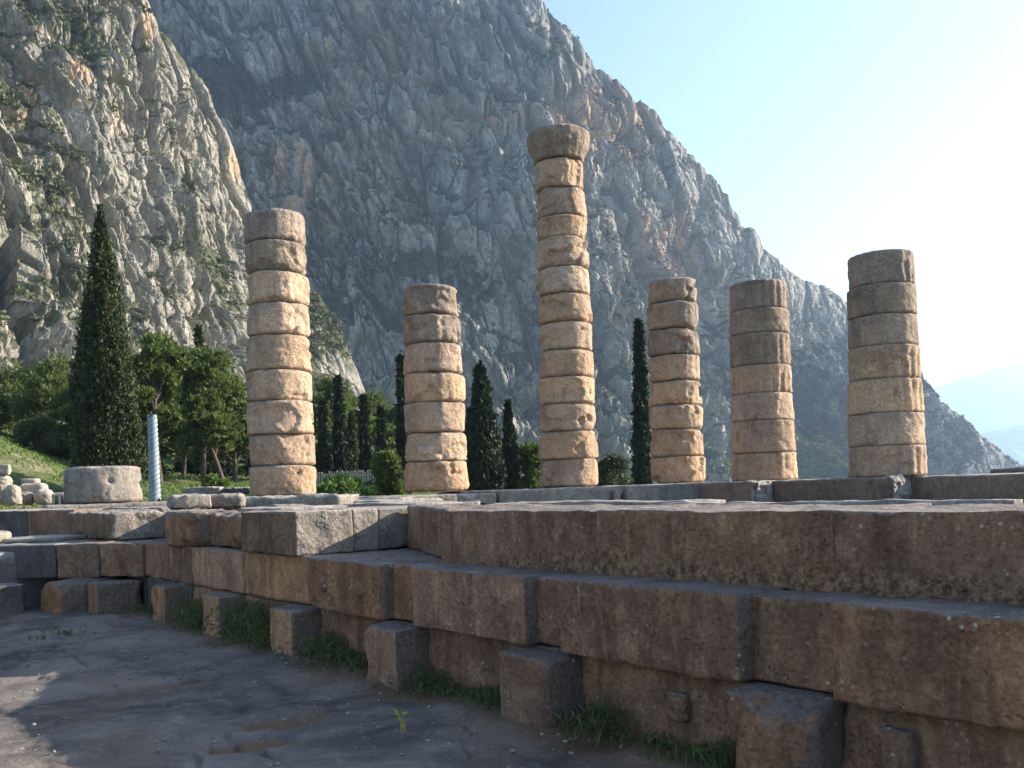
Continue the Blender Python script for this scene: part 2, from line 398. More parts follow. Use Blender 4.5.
def rblock(corners, z0, z1, cell=0.03, r0=0.025, amp=0.012, seed=1, chips=5, chipr=0.10, rough=1.0, top=None):
    """corners: four plan points, anticlockwise from the front left; rounded, chipped, uneven block"""
    c = np.asarray(corners, float)
    L = (np.linalg.norm(c[1] - c[0]) + np.linalg.norm(c[2] - c[3])) / 2
    W = (np.linalg.norm(c[3] - c[0]) + np.linalg.norm(c[2] - c[1])) / 2
    H = z1 - z0
    n = [max(3, int(math.ceil(v / cell))) for v in (L, W, H)]
    n[1] = max(3, min(n[1], int(W / (cell * 1.4)) + 3))
    I, F = lattice(*n)
    S = np.array([L, W, H]); p = (I / np.array(n) - 0.5) * S; h = S / 2
    off = np.array([seed * 7.31, seed * 3.17, seed * 5.71])
    lr = np.random.default_rng(seed * 13 + 5)
    r = r0 * (0.25 + 1.5 * np.clip(0.35 + fbm(p * 2.6 + off, seed, 4), 0, 1.5))
    for _ in range(chips):
        cc = (lr.random(3) - 0.5) * S
        ax = lr.choice(3, 2, replace=False)
        for a in ax: cc[a] = math.copysign(h[a], lr.random() - 0.5)
        R = chipr * (0.5 + lr.random())
        r = r + R * np.exp(-((p - cc) ** 2).sum(1) / (R * 1.3) ** 2)
    r = np.minimum(r, 0.42 * S.min())
    q = np.clip(p, -(h - r[:, None]), h - r[:, None])
    d = p - q; ln = np.linalg.norm(d, axis=1, keepdims=True); d = d / np.maximum(ln, 1e-9)
    disp = amp * (0.7 * fbm(p * 1.5 + off, seed + 3, 3) + 0.7 * fbm(p * 6 + off, seed + 5, 4) * rough)
    if rough > 1.2:
        disp = disp + amp * 0.5 * facets(p * (1.3 / max(S.min(), .12)) + off, seed + 6)
    p2 = q + d * (r + disp)[:, None]
    a = p2[:, 0] / L + 0.5; b = p2[:, 1] / W + 0.5
    xy = (c[0][None] * ((1 - a) * (1 - b))[:, None] + c[1][None] * (a * (1 - b))[:, None]
          + c[2][None] * (a * b)[:, None] + c[3][None] * ((1 - a) * b)[:, None])
    z = p2[:, 2] + H / 2
    if top is not None: z = z * (1 + (top(a, b) - 1) * (z / H))
    return np.concatenate([xy, (z + z0)[:, None]], 1), F

def wq(t0, t1, m0, m1, g=0.008):
    return [tm(t0 + g, m0), tm(t1 - g, m0), tm(t1 - g, m1), tm(t0 + g, m1)]

SEED = [10]
def stone(name, parts, mat, label, group=None, cat='stone block'):
    o = put(name, *join_vf(parts), mat)
    return tag(o, label, cat, group)

# ------------------------------------------------------------------ the stepped platform wall
G_TOP = 'upper course blocks of the temple platform'
G_MID = 'middle course blocks of the temple platform'
G_LOW = 'lowest course blocks of the temple platform'
G_LUG = 'stone lugs along the foot of the platform'
zL, zB, zA = 0.45, 0.915, 1.335
# lowest course: seams fall behind the lugs
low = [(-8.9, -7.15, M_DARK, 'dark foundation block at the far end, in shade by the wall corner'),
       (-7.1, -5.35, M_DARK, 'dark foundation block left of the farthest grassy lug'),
       (-5.3, -3.7, M_ORANGE, 'ochre foundation block of the lowest course, above the first weeds past the wall corner'),
       (-3.65, -1.9, M_WALL, 'brown foundation block of the lowest course, half hidden by the tallest clump of weeds'),
       (-1.85, -0.05, M_WALL, 'brown foundation block of the lowest course, below the block with two round bosses'),
       (0.0, 1.72, M_WALL, 'reddish foundation block of the lowest course, between the two nearest whole lugs'),
       (1.77, 3.55, M_WALL, 'lowest course block with one small square boss on its face'),
       (3.6, 5.4, M_WALL, 'pale spotted foundation block of the lowest course, right of the big chipped lug')]
for i, (a, b, mt, lab) in enumerate(low):
    P = [rblock(wq(a, b, 0.015, 0.9), -0.12, zL - 0.006, 0.03 if i < 4 else 0.018, 0.014, 0.016, 20 + i, 6, 0.07)]
    if i == 6: P.append(rblock(wq(2.53, 2.68, -0.035, 0.1, 0), 0.16, 0.32, 0.015, 0.03, 0.006, 77, 2, 0.03))
    if i == 7: P.append(rblock(wq(3.84, 4.0, -0.055, 0.1, 0), -0.1, 0.36, 0.014, 0.03, 0.012, 78, 2, 0.05))
    stone('foundation_block', P, mt, lab, G_LOW)
# lugs
lug = [(-5.45, 'small square stone lug farthest along the wall, with weeds on its right'),
       (-3.64, 'square stone lug between two clumps of weeds under the broken upper block'),
       (-1.85, 'stone lug under the pitted grey corner block, weeds on both sides'),
       (-0.01, 'upright stone lug below the block with two round bosses'),
       (1.79, 'tall stone lug in the middle of the wall foot, with a dark right side'),
       (3.62, 'largest and nearest stone lug, chipped along its top')]
for i, (t, lab) in enumerate(lug):
    ztop = zL - 0.015 if i < 5 else zL + 0.0
    m0 = -0.27 if i < 5 else -0.25
    P = [rblock(wq(t - 0.50, t, m0, 0.25, 0), -0.1, ztop, 0.022 if i < 3 else 0.014, 0.018, 0.012, 40 + i, 4 if i < 5 else 9, 0.06 if i < 5 else 0.11)]
    stone('stone_lug', P, M_ORANGE if i < 3 else M_WALL, lab, G_LUG, 'stone lug')
# middle course: face stands proud of a drafted margin at its right end
mid = [(-7.09, -5.88, None, M_WALL, 'brown middle course block next to the wall corner at the far end'),
       (-5.88, -5.19, None, M_WALL, 'narrow middle course block between the far brown block and the orange one'),
       (-5.19, -3.57, None, M_ORANGE, 'orange stained middle course block under the broken grey upper block'),
       (-3.57, -1.87, None, M_ORANGE, 'brown middle course block with an orange right end, under the pitted corner block'),
       (-1.87, -0.05, -0.5, M_WALL, 'middle course block with two small round bosses on its face'),
       (-0.05, 1.70, 1.36, M_WALL, 'middle course block left of centre with a dark recessed strip near its right end'),
       (1.70, 3.65, 3.11, M_WALL, 'longest middle course block, a dark recessed strip near its right end above the chipped lug'),
       (3.65, 5.44, 5.1, M_WALL, 'nearest middle course block, at the right edge above the spotted foundation block')]
for i, (a, b, bo, mt, lab) in enumerate(mid):
    cell = 0.028 if i < 4 else 0.017
    if bo is None:
        P = [rblock(wq(a, b, -0.01, 1.5, 0.006), zL + 0.004, zB, cell, 0.015, 0.012, 60 + i, 5, 0.05)]
    else:
        P = [rblock([tm(a + .006, -0.09), tm(bo, -0.09), tm(bo, 1.48), tm(a + .006, 1.48)], zL + 0.004, zB, cell, 0.013, 0.011, 60 + i, 5, 0.05),
             rblock([tm(bo - .2, 0.02), tm(b - .006, 0.02), tm(b - .006, 1.46), tm(bo - .2, 1.46)], zL + 0.010, zB - 0.008, cell, 0.012, 0.01, 160 + i, 3, 0.04)]
    if i == 4:
        for tc in (-1.55, -0.85):
            P.append(rblock(wq(tc - 0.06, tc + 0.05, -0.125, 0.0, 0), 0.62, 0.75, 0.012, 0.05, 0.006, 170 + i, 1, 0.02))
    stone('step_block', P, mt, lab, G_MID)
# upper course
P = [rblock([tm(-2.15, 1.2), tm(-0.16, 0.33), tm(-0.1, 1.6), tm(-2.1, 1.75)], zB + 0.004, zA + 0.004, 0.02, 0.02, 0.025, 81, 6, 0.07),
     rblock([tm(-0.35, 0.40), tm(-0.1, 0.30), tm(1.655, 0.30), tm(1.655, 1.55)], zB + 0.006, zA, 0.02, 0.022, 0.014, 82, 7, 0.07)]
P[1] = rblock([tm(-0.22, 0.305), tm(1.655, 0.30), tm(1.655, 1.35), tm(-0.2, 1.58)], zB - 0.014, zA, 0.016, 0.009, 0.014, 82, 5, 0.03)
stone('step_block', P, M_CRUMB, 'long upper course block with its left end broken at a slant', G_TOP)
stone('step_block', [rblock(wq(1.655, 3.43, 0.30, 1.28, 0.003), zB - 0.014, zA - 0.003, 0.015, 0.009, 0.014, 83, 5, 0.03)], M_CRUMB,
      'upper course block in the middle of the wall, its lower edge crumbled and rust coloured', G_TOP)
stone('step_block', [rblock(wq(3.415, 4.36, 0.306, 1.2, 0.0), zB - 0.014, zA - 0.006, 0.015, 0.009, 0.014, 84, 4, 0.03),
                     rblock(wq(4.32, 5.2, 0.36, 1.2), zB - 0.012, zA - 0.012, 0.016, 0.03, 0.014, 85, 3, 0.05)], M_CRUMB,
      'upper course block at the right edge of the photo with a dark recessed end', G_TOP)
# left part of the upper course, standing out to the wall face
stone('step_block', [rblock([tm(-3.50, -0.06), tm(-2.16, -0.06), tm(-2.14, 0.55), tm(-3.50, 0.6)], zB + 0.004, zA + 0.005, 0.016, 0.012, 0.012, 86, 2, 0.04)], M_CORNER,
      'upper course corner block, brown in front, pale grey and pitted on its right side', G_TOP)
stone('step_block', [rblock([tm(-3.5, 0.565), tm(-2.17, 0.565), tm(-2.19, 0.86), tm(-3.5, 0.86)], zB + 0.004, zA, 0.02, 0.012, 0.010, 87, 3, 0.05)], M_GREY,
      'narrow grey upper course block behind the pitted corner block', G_TOP)
stone('step_block', [rblock([tm(-3.5, 0.875), tm(-2.2, 0.875), tm(-2.2, 1.9), tm(-3.5, 1.9)], zB + 0.004, zA + 0.003, 0.02, 0.012, 0.010, 88, 4, 0.06)], M_GREY,
      'smooth grey upper course block beside the slanting broken end', G_TOP)
stone('step_block', [rblock([tm(-6.1, -0.05), tm(-5.0, -0.05), tm(-4.75, 0.5), tm(-6.1, 0.7)], zB + 0.004, zA - 0.005, 0.022, 0.05, 0.03, 89, 8, 0.14),
                     rblock([tm(-5.2, 0.16), tm(-3.53, 0.02), tm(-3.53, 0.7), tm(-5.2, 0.75)], zB + 0.008, zA - 0.02, 0.022, 0.06, 0.04, 90, 9, 0.16)], M_WALL,
      'battered upper course block with a rounded broken front, above the orange stained block', G_TOP)
stone('step_block', [rblock(wq(-10.9, -8.38, -0.12, 0.75), zB + 0.004, zA, 0.025, 0.05, 0.028, 91, 7, 0.13)], M_CORNER,
      'rounded upper course block below the fallen drum', G_TOP)
stone('step_block', [rblock(wq(-8.6, -6.15, 0.78, 1.7), zB + 0.004, zA - 0.02, 0.04, 0.04, 0.02, 92, 4, 0.1)], M_GREY,
      'grey upper course block set back in the gap between two battered blocks', G_TOP)
# return wall that runs off to the left in the shade
A0, A1, A2, A3, A4 = (np.array(v) for v in ((-5.06, 12.82), (-5.86, 13.25), (-6.52, 13.37), (-8.3, 13.65), (-10.5, 14.0)))
BK = np.array([0.35, 4.6])
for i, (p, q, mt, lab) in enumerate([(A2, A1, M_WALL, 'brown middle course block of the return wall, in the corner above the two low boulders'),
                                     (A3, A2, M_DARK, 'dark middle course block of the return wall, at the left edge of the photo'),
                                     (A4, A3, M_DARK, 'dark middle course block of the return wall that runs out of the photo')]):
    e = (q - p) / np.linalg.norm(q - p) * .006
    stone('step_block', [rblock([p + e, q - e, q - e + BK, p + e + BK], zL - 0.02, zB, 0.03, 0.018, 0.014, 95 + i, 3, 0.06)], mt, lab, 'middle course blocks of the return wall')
stone('step_block', [rblock([A1 + [.01, 0], A0 - [.006, 0], A0 + [.5, 1.1], A1 + [.25, 1.4]], zL - 0.0, zB - 0.004, 0.03, 0.018, 0.014, 99, 3, 0.06)], M_WALL,
      'middle course block with an orange left edge in the inner corner of the wall', G_MID)
B0, B1, B2, B3 = (np.array(v) for v in ((-8.05, 17.25), (-9.05, 17.5), (-9.75, 17.7), (-12.5, 18.4)))
for i, (p, q, z, lab) in enumerate([(B1, B0, 1.375, 'small brown upper course block of the return wall, left of the rounded block'),
                                    (B2, B1, 1.385, 'dark upper course block of the return wall, next to the small brown block'),
                                    (B3, B2, 1.395, 'dark upper course block of the return wall, at the left edge of the photo')]):
    stone('step_block', [rblock([p + [.006, 0], q - [.006, 0], q + [.3, 1.4], p + [.3, 1.4]], zB - 0.06, z, 0.035, 0.02, 0.014, 101 + i, 3, 0.06)], M_WALL if i == 0 else M_DARK, lab, 'upper course blocks of the return wall')
# pale slabs lying on the return wall tread
stone('stone_slab', [rblock([(-7.75, 14.2), (-6.95, 14.25), (-6.75, 14.9), (-7.6, 15.1)], zB + 0.002, zB + 0.07, 0.03, 0.03, 0.015, 104, 4, 0.06)], M_PALE, 'thin pale slab lying on the return wall, right one of two', 'loose slabs on the return wall', 'slab')
stone('stone_slab', [rblock([(-8.75, 14.3), (-7.85, 14.2), (-7.95, 14.9), (-8.7, 15.1)], zB + 0.002, zB + 0.17, 0.03, 0.05, 0.03, 105, 5, 0.1)], M_PALE, 'thicker pale broken slab lying on the return wall at the left edge', 'loose slabs on the return wall', 'slab')
# low blocks in front of the return wall
stone('low_block', [rblock([tm(-7.62, -0.62), tm(-7.1, -0.62), tm(-7.1, -0.05), tm(-7.62, -0.05)], -0.1, 0.40, 0.03, 0.03, 0.014, 106, 4, 0.07)], M_WALL,
      'low square block with a dark right side, right one of two at the wall corner', 'low blocks by the wall corner')
stone('low_block', [rblock([tm(-8.35, -1.15), tm(-7.66, -0.95), tm(-7.7, -0.1), tm(-8.17, -0.1)], -0.1, 0.42, 0.03, 0.07, 0.03, 107, 6, 0.14)], M_WALL,
      'low rounded boulder-like block, left one of two at the wall corner', 'low blocks by the wall corner')
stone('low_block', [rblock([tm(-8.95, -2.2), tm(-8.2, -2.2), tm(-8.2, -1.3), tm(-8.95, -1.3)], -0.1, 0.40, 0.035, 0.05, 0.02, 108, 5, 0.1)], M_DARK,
      'dark low block in deep shade at the left edge of the photo', 'low blocks by the wall corner')

# ------------------------------------------------------------------ columns
AX = 0.469
CV = np.array([math.cos(AX), math.sin(AX)]); CU = np.array([-CV[1], CV[0]])
P4 = np.array([5.11, 28.91])
ZC = 1.485
def drum_vf(cx, cy, z0, z1, rb, rt, seed, erode=1.0, flute=0.25, nth=128, capital=False):
    H = z1 - z0
    nz = max(10, int(H / 0.035))
    z = np.linspace(0, H, nz + 1); th = np.arange(nth) * 2 * PI / nth
    TH, Z = np.meshgrid(th, z); TH = TH.ravel(); Z = Z.ravel()
    base = rb + (rt - rb) * Z / H
    if capital:
        q = Z / H
        base = np.interp(q, [0, .1, .25, .4, .55, .7, .85, 1.0], np.array([.735, .74, .785, .85, .895, .915, .915, .89]))
    P = np.stack([np.cos(TH) * base, np.sin(TH) * base, Z], 1)
    off = np.array([seed * 5.3, seed * 2.9, seed * 7.7])
    cn = np.stack([np.cos(TH) * base, np.sin(TH) * base, 0 * Z], 1)
    lowm = fbm(cn * 1.1 + off, seed, 3)
    R = base * (1 + 0.016 * fbm(P * 1.3 + off, seed + 2, 3))
    # flutes, worn away in patches
    fm = np.clip(0.5 + 1.4 * fbm(P * 0.9 + off + 9, seed + 4, 2), 0, 1) * flute
    R -= fm * 0.045 * (1 - np.abs(np.cos(10 * TH)) ** 1.0)
    # rounded, worn arrises at the joints
    for e, s in ((Z, 11), (H - Z, 12)):
        rr = (max(erode, .7) if erode > .6 else erode) * 0.115 * np.clip(0.7 + 0.9 * fbm(cn * 1.6 + off, seed + s, 3), 0.12, 1.6)
        x = np.clip(1 - e / rr, 0, 1)
        R -= rr * 0.75 * (1 - np.sqrt(np.maximum(1 - x * x, 0)))
        R -= (0.028 if erode > .6 else 0.016) * np.clip(1 - e / 0.028, 0, 1)
    # spalls
    sp = fbm(P * np.array([1.5, 1.5, 1.9]) + off + 4, seed + 6, 3)
    R -= erode * 0.06 * sstep(0.22, 0.42, sp)
    sp2 = fbm(P * np.array([3.2, 3.2, 3.6]) + off + 8, seed + 7, 3)
    R -= erode * 0.012 * sstep(0.2, 0.45, sp2)
    R += 0.012 * fbm(P * 7 + off, seed + 8, 4)
    V = np.stack([cx + np.cos(TH) * R, cy + np.sin(TH) * R, z0 + Z], 1)
    # caps
    n = nth; rows = []
    for zz, row, sg in ((0, 0, -1), (H, nz, 1)):
        rim = V[row * n:(row + 1) * n]
        rows.append([])
        for k in (0.93, 0.6, 0.25, 0.01):
            r = rim.copy(); r[:, 0] = cx + (rim[:, 0] - cx) * k; r[:, 1] = cy + (rim[:, 1] - cy) * k
            r[:, 2] += sg * 0.012 * min(1, (1 - k) * 8)
            r[:, 2] += 0.02 * fbm(r * 2.3 + off, seed + 9, 3) * (1 - k) * (1 if sg > 0 else 0)
            rows[-1].append(r)
    V = np.concatenate(rows[0][::-1] + [V] + rows[1])
    F = gridfaces(n, nz + 1 + 8, True)
    return V, F

def column(pos, joints_h, rb, rt, label, seed, grey_from=99, erode=None, flute=None, capital=False, lean=0.06, vary=1.0):
    e = empty('column', (pos[0], pos[1], ZC)); tag(e, label, 'column', 'standing temple columns')
    H = joints_h[-1]; lr = np.random.default_rng(seed)
    for k in range(len(joints_h) - 1):
        a, b = joints_h[k], joints_h[k + 1]
        cap = capital and k == len(joints_h) - 2
        fr = lambda h: rb + (rt - rb) * (h / H)
        er = 0.3 if cap else (0.75 + 0.6 * lr.random()) * (erode if erode else 1)
        V, F = drum_vf(pos[0] + (lr.random() - .5) * lean, pos[1] + (lr.random() - .5) * lean, ZC + a + 0.003, ZC + b - 0.003,
                       fr(a) + (lr.random() - .5) * .07 * vary, fr(b) + (lr.random() - .5) * .06 * vary, seed + k, er, (flute if flute else 0.3), capital=cap)
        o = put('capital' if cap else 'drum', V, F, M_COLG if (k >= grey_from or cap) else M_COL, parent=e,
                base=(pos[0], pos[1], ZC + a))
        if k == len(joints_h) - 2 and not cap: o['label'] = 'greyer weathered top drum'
    return e
def jh(ys, d, base):
    return [0.0] + [(base - y) * d / FPX for y in ys[::-1]]
pc = [P4 - CV * (3.851 - 0) - CV * 4.13 * k for k in range(3)]      # 3rd, 2nd, 1st of the front row
c3, c2, c1 = P4 - CV * 3.851, P4 - CV * (3.851 + 4.13), P4 - CV * (3.851 + 8.26)
c0 = P4 - CV * (3.851 + 12.39)
c5 = P4 - CU * 3.851; c6 = P4 - CU * (3.851 + 4.13)
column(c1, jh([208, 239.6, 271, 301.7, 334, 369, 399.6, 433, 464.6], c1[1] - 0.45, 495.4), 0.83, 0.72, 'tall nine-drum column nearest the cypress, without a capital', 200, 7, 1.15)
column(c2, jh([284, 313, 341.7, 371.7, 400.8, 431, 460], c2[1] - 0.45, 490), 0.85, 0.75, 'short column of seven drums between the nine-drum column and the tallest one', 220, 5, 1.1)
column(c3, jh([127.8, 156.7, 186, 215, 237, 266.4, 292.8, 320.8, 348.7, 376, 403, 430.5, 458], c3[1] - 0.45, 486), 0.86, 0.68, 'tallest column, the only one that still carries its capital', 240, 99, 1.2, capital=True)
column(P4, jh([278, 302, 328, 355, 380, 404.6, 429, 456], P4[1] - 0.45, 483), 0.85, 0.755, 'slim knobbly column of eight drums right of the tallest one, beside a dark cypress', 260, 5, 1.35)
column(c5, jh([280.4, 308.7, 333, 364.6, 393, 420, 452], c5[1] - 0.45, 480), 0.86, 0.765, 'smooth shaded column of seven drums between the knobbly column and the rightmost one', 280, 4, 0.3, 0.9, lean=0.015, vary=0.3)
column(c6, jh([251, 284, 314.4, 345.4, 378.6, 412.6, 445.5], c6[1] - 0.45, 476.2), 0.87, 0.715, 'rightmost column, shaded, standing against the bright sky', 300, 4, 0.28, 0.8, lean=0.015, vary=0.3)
V, F = drum_vf(c0[0], c0[1], 1.47, 1.47 + 0.82, 0.84, 0.83, 333, 0.9, 0.1)
tag(put('column_drum', V, F, M_GREY), 'big round fallen drum left of the serpent pillar, lying on the platform', 'column drum')

# ------------------------------------------------------------------ podium under the columns and stones on the platform
def cuv(s, b):      # along the front row (from the corner column, leftwards) and in front of it
    return P4 - CV * s - CU * b
def cq(s0, s1, b0, b1, g=0.01):
    return [cuv(s1 - g, b1), cuv(s0 + g, b1), cuv(s0 + g, b0), cuv(s1 - g, b0)]
GP = 'podium blocks under the column rows'
ZP = 1.475
labs = [(-1.24, 1.35, 3.0, 'pale podium block in front of the knobbly column, meeting the dark podium row'),
        (1.37, 3.9, 3.02, 'long pale podium block in front of the tallest column, right of the white broken stone'),
        (4.35, 7.6, 3.0, 'pale podium block between the short column and the tallest one'),
        (7.62, 11.4, 2.96, 'darker low podium block with a ragged top edge, in front of the short column')]
for i, (a, b, c, lab) in enumerate(labs):
    stone('podium_block', [rblock(cq(a, b, -1.3, c), 0.9, ZP - 0.05 * (i == 3) - 0.01 * i, 0.05, 0.035 + 0.03 * (i == 3), 0.02, 400 + i, 8, 0.14)], M_GREY, lab, GP)
stone('podium_block', [rblock(cq(11.42, 17.5, -1.4, 1.25), 0.9, ZP - 0.02, 0.07, 0.04, 0.02, 405, 8, 0.14)], M_GREY, 'long grey podium slab under the nine-drum column and the fallen drum', GP)
stone('broken_stone', [rblock(cq(3.93, 4.2, 2.3, 2.9), 0.95, ZP - 0.06, 0.04, 0.08, 0.06, 406, 5, 0.12)], M_PALE, 'small white broken stone in the gap between two pale podium blocks', None, 'stone')
# row under columns four to six (faces -v side)
def cvw(s, b):      # along the side row from the corner column towards the viewer, and in front of it
    return P4 - CU * s - CV * b
def cs(s0, s1, b0, b1, cham=0.0):
    return [cvw(s0, b1), cvw(s1 - cham, b1), cvw(s1, b1 - cham * 1.1), cvw(s1, b0), ]
sideb = [(2.95, 5.15, 1.6, 'brown podium block at the inner corner, its right end broken away'),
         (4.4, 8.72, 0.86, 'long dark podium block under the rightmost column, its right end broken away'),
         (8.0, 14.5, 0.05, 'dark podium block in full shade at the right edge of the photo')]
for i, (a, b, c, lab) in enumerate(sideb):
    P = [rblock([cvw(a, c), cvw(b, c), cvw(b - (.3 if i < 2 else 0), -1.3), cvw(a, -1.3)], 0.7, ZP - 0.006 * i, 0.05, 0.03, 0.018, 410 + i, 5, 0.1)]
    if i < 2:     # rough broken end
        P.append(rblock([cvw(b - 0.6, c - 0.05), cvw(b + 0.10, c - 0.06), cvw(b - 0.06, c - 0.95), cvw(b - 0.6, c - 0.95)], 0.7, ZP - 0.02, 0.025, 0.05, 0.075, 420 + i, 5, 0.12, 1.6))
    stone('podium_block', P, M_PODIUM, lab, GP)
stone('podium_block', [rblock([cvw(9.6, -1.35), cvw(14.4, -1.35), cvw(14.4, -3.0), cvw(9.6, -3.0)], 0.9, 1.585, 0.08, 0.05, 0.03, 425, 4, 0.12)], M_DARK, 'dark slab rising behind the shaded podium block at the right edge', GP)
# slabs of the platform floor behind the upper course
fl = [(1.2, 3.9, 1.3, 1.42, 1.348, 'long thin paving slab along the top of the wall, right of centre'),
      (-1.7, 1.15, 1.78, 2.3, 1.352, 'long thin paving slab along the top of the wall, left of centre'),
      (-5.6, -3.3, 1.95, 3.0, 1.36, 'paving slab behind the smooth grey block'),
      (-6.6, -4.75, 0.95, 2.1, 1.352, 'paving slab behind the battered upper block'),
      (-8.9, -6.7, 1.75, 3.0, 1.37, 'paving slab at the back of the gap between the battered blocks'),
      (-12.5, -9.0, 0.85, 2.2, 1.375, 'paving slab in front of the fallen drum'),
      (-12.6, -8.7, 3.1, 5.2, 1.39, 'wide paving slab between the fallen drum and the wall'),
      (-8.6, -6.0, 3.1, 4.3, 1.385, 'wide paving slab in front of the nine-drum column'),
      (-17.2, -13.3, 5.3, 7.6, 1.42, 'rear paving slab close to the fallen drum'),
      (-13.1, -10.6, 5.4, 7.7, 1.42, 'rear paving slab close to the serpent pillar foot'),
      (-16.5, -12.9, 3.2, 5.1, 1.40, 'paving slab at the far left of the platform')]
for i, (a, b, c, d, z, lab) in enumerate(fl):
    stone('paving_slab', [rblock(wq(a, b, c, d, 0.02), 0.95, z, 0.06, 0.03, 0.016, 430 + i, 6, 0.1)], M_GREY, lab, 'paving slabs on top of the platform', 'paving slab')
# rough stones on the platform in front of the nine-drum column
def lump(name, px, py, d, sx, sy, sz, seed, mat, lab, grp=None, rot=0.0, cat='stone', r=0.3, amp=0.12):
    p = at(px, py, d)[:2]; c, s = math.cos(rot), math.sin(rot)
    q = [p + np.array([c * a - s * b, s * a + c * b]) for a, b in ((-sx / 2, -sy / 2), (sx / 2, -sy / 2), (sx / 2, sy / 2), (-sx / 2, sy / 2))]
    z0 = at(px, py, d)[2]
    return stone(name, [rblock(q, z0, z0 + sz, max(0.025, sx / 40), r * sz, amp * sz, seed, 7, sz * 0.5, 1.4)], mat, lab, grp, cat)
GR = 'rough stones lying on the platform'
lump('rough_stone', 190, 508, 12.4, 0.5, 0.6, 0.17, 501, M_PALE, 'white lumpy stone on the platform behind the battered block', GR, 0.4, 'stone', 0.3, 0.12)
lump('rough_stone', 222, 507, 13.0, 0.6, 0.6, 0.17, 502, M_GREY, 'jagged grey stone right of the white lumpy one', GR, 0.2, 'stone', 0.3, 0.12)
lump('rough_stone', 300, 509, 14.6, 1.65, 0.9, 0.2, 503, M_GREY, 'flat wedge-shaped stone below the nine-drum column', GR, -0.2, 'stone', 0.3, 0.12)
lump('rough_stone', 375, 504, 16.5, 1.2, 0.7, 0.10, 504, M_GREY, 'low flat stone right of the wedge-shaped one', GR, -0.2)
lump('seat_block', 204, 496, 27, 1.1, 0.5, 0.26, 505, M_GREY, 'oblong squared stone between the serpent pillar and the nine-drum column', None, 0.1, 'stone block', 0.12, 0.06)
lump('rough_stone', 238, 494, 27, 0.8, 0.6, 0.18, 507, M_DARK, 'dark low stone beside the oblong squared one', GR, 0.1)
# ------------------------------------------------------------------ paving in front of the wall
def paving():
    nx, ny = 1000, 420
    t = np.concatenate([np.linspace(-16, -8, 100), np.linspace(-8, 2.5, 840)[1:-1], np.linspace(2.5, 9, 62)]); m = -np.concatenate([np.linspace(-0.35, 4.5, 330), np.linspace(4.5, 16, 91)[1:]])
    T, M = np.meshgrid(t, m); T = T.ravel(); M = M.ravel()
    X = WO[0] + T * WW[0] + M * WN[0]; Y = WO[1] + T * WW[1] + M * WN[1]
    P = np.stack([X, Y, 0 * X], 1)
    z = 0.016 * fbm(P * 0.8, 3, 4) + 0.008 * fbm(P * 4, 5, 4)
    ri = fbm(P * np.array([1.1, 1.1, 1]) + 3, 8, 4); z -= 0.020 * sstep(0.12, 0.3, ri)
    mud = np.zeros_like(z)
    for px, py, r, mu, dp in ((268, 721, .22, 1.1, .045), (252, 742, .24, .9, .05), (310, 719, .16, 1, .03), (195, 682, .2, 1, .035), (205, 718, .2, .15, .03), (150, 740, .22, 0, .03), (110, 645, .3, .1, .03), (250, 685, .3, .0, .02)):
        w = at(px, py, 1); k = -EYE / (w[2] - EYE); cx, cy = w[0] * k, w[1] * k
        dx, dy = X - cx, Y - cy
        a = (dx * .8 + dy * .6) / (r * 1.5); b = (-dx * .6 + dy * .8) / r
        q = np.sqrt(a * a + b * b) + 0.35 * fbm(P * 5 + cx, 9, 3)
        bowl = 1 - sstep(0.55, 1.05, q); z -= dp * bowl; mud = np.maximum(mud, mu * (1 - sstep(0.4, 0.95, q)))
    mud = np.maximum(mud, .62 * sstep(-.75, -.15, M + .35 * fbm(P * 1.6, 27, 4)))
    mud = np.maximum(mud, .42 * sstep(.25, .6, fbm(P * .9 + 20, 29, 4)))
    z += .02 * sstep(-.5, -.1, M + .3 * fbm(P * 2.5, 28, 3))
    # cracks and joints between the old slabs
    cr = [[(168, 703), (205, 720), (232, 738), (262, 752), (300, 770)], [(40, 640), (75, 655), (120, 690), (168, 703)], [(168, 703), (300, 690), (380, 720)], [(0, 655), (75, 655)]]
    for line in cr:
        pts = []
        for px, py in line:
            w = at(px, py, 1); k = -EYE / (w[2] - EYE); pts.append((w[0] * k, w[1] * k))
        wob = 0.05 * fbm(P * 2.1, 21, 3)
        for (x0, y0), (x1, y1) in zip(pts[:-1], pts[1:]):
            L2 = (x1 - x0) ** 2 + (y1 - y0) ** 2
            s = np.clip(((X - x0) * (x1 - x0) + (Y - y0) * (y1 - y0)) / L2, 0, 1)
            dd = np.hypot(X - x0 - s * (x1 - x0), Y - y0 - s * (y1 - y0)) + wob
            z -= 0.045 * np.exp(-(dd / 0.022) ** 2) * np.clip(.6 + 1.4 * fbm(P * 3, 23, 2), 0, 1)
    V = np.stack([X, Y, z], 1)
    me = mesh_np('paving', V, gridfaces(nx, ny)[:, ::-1])
    at_ = me.attributes.new('mud', 'FLOAT', 'POINT'); at_.data.foreach_set('value', mud.astype(np.float32))
    kind(link('paving', me, M_PAVE), 'structure', 'worn grey stone paving below the platform wall')
paving()

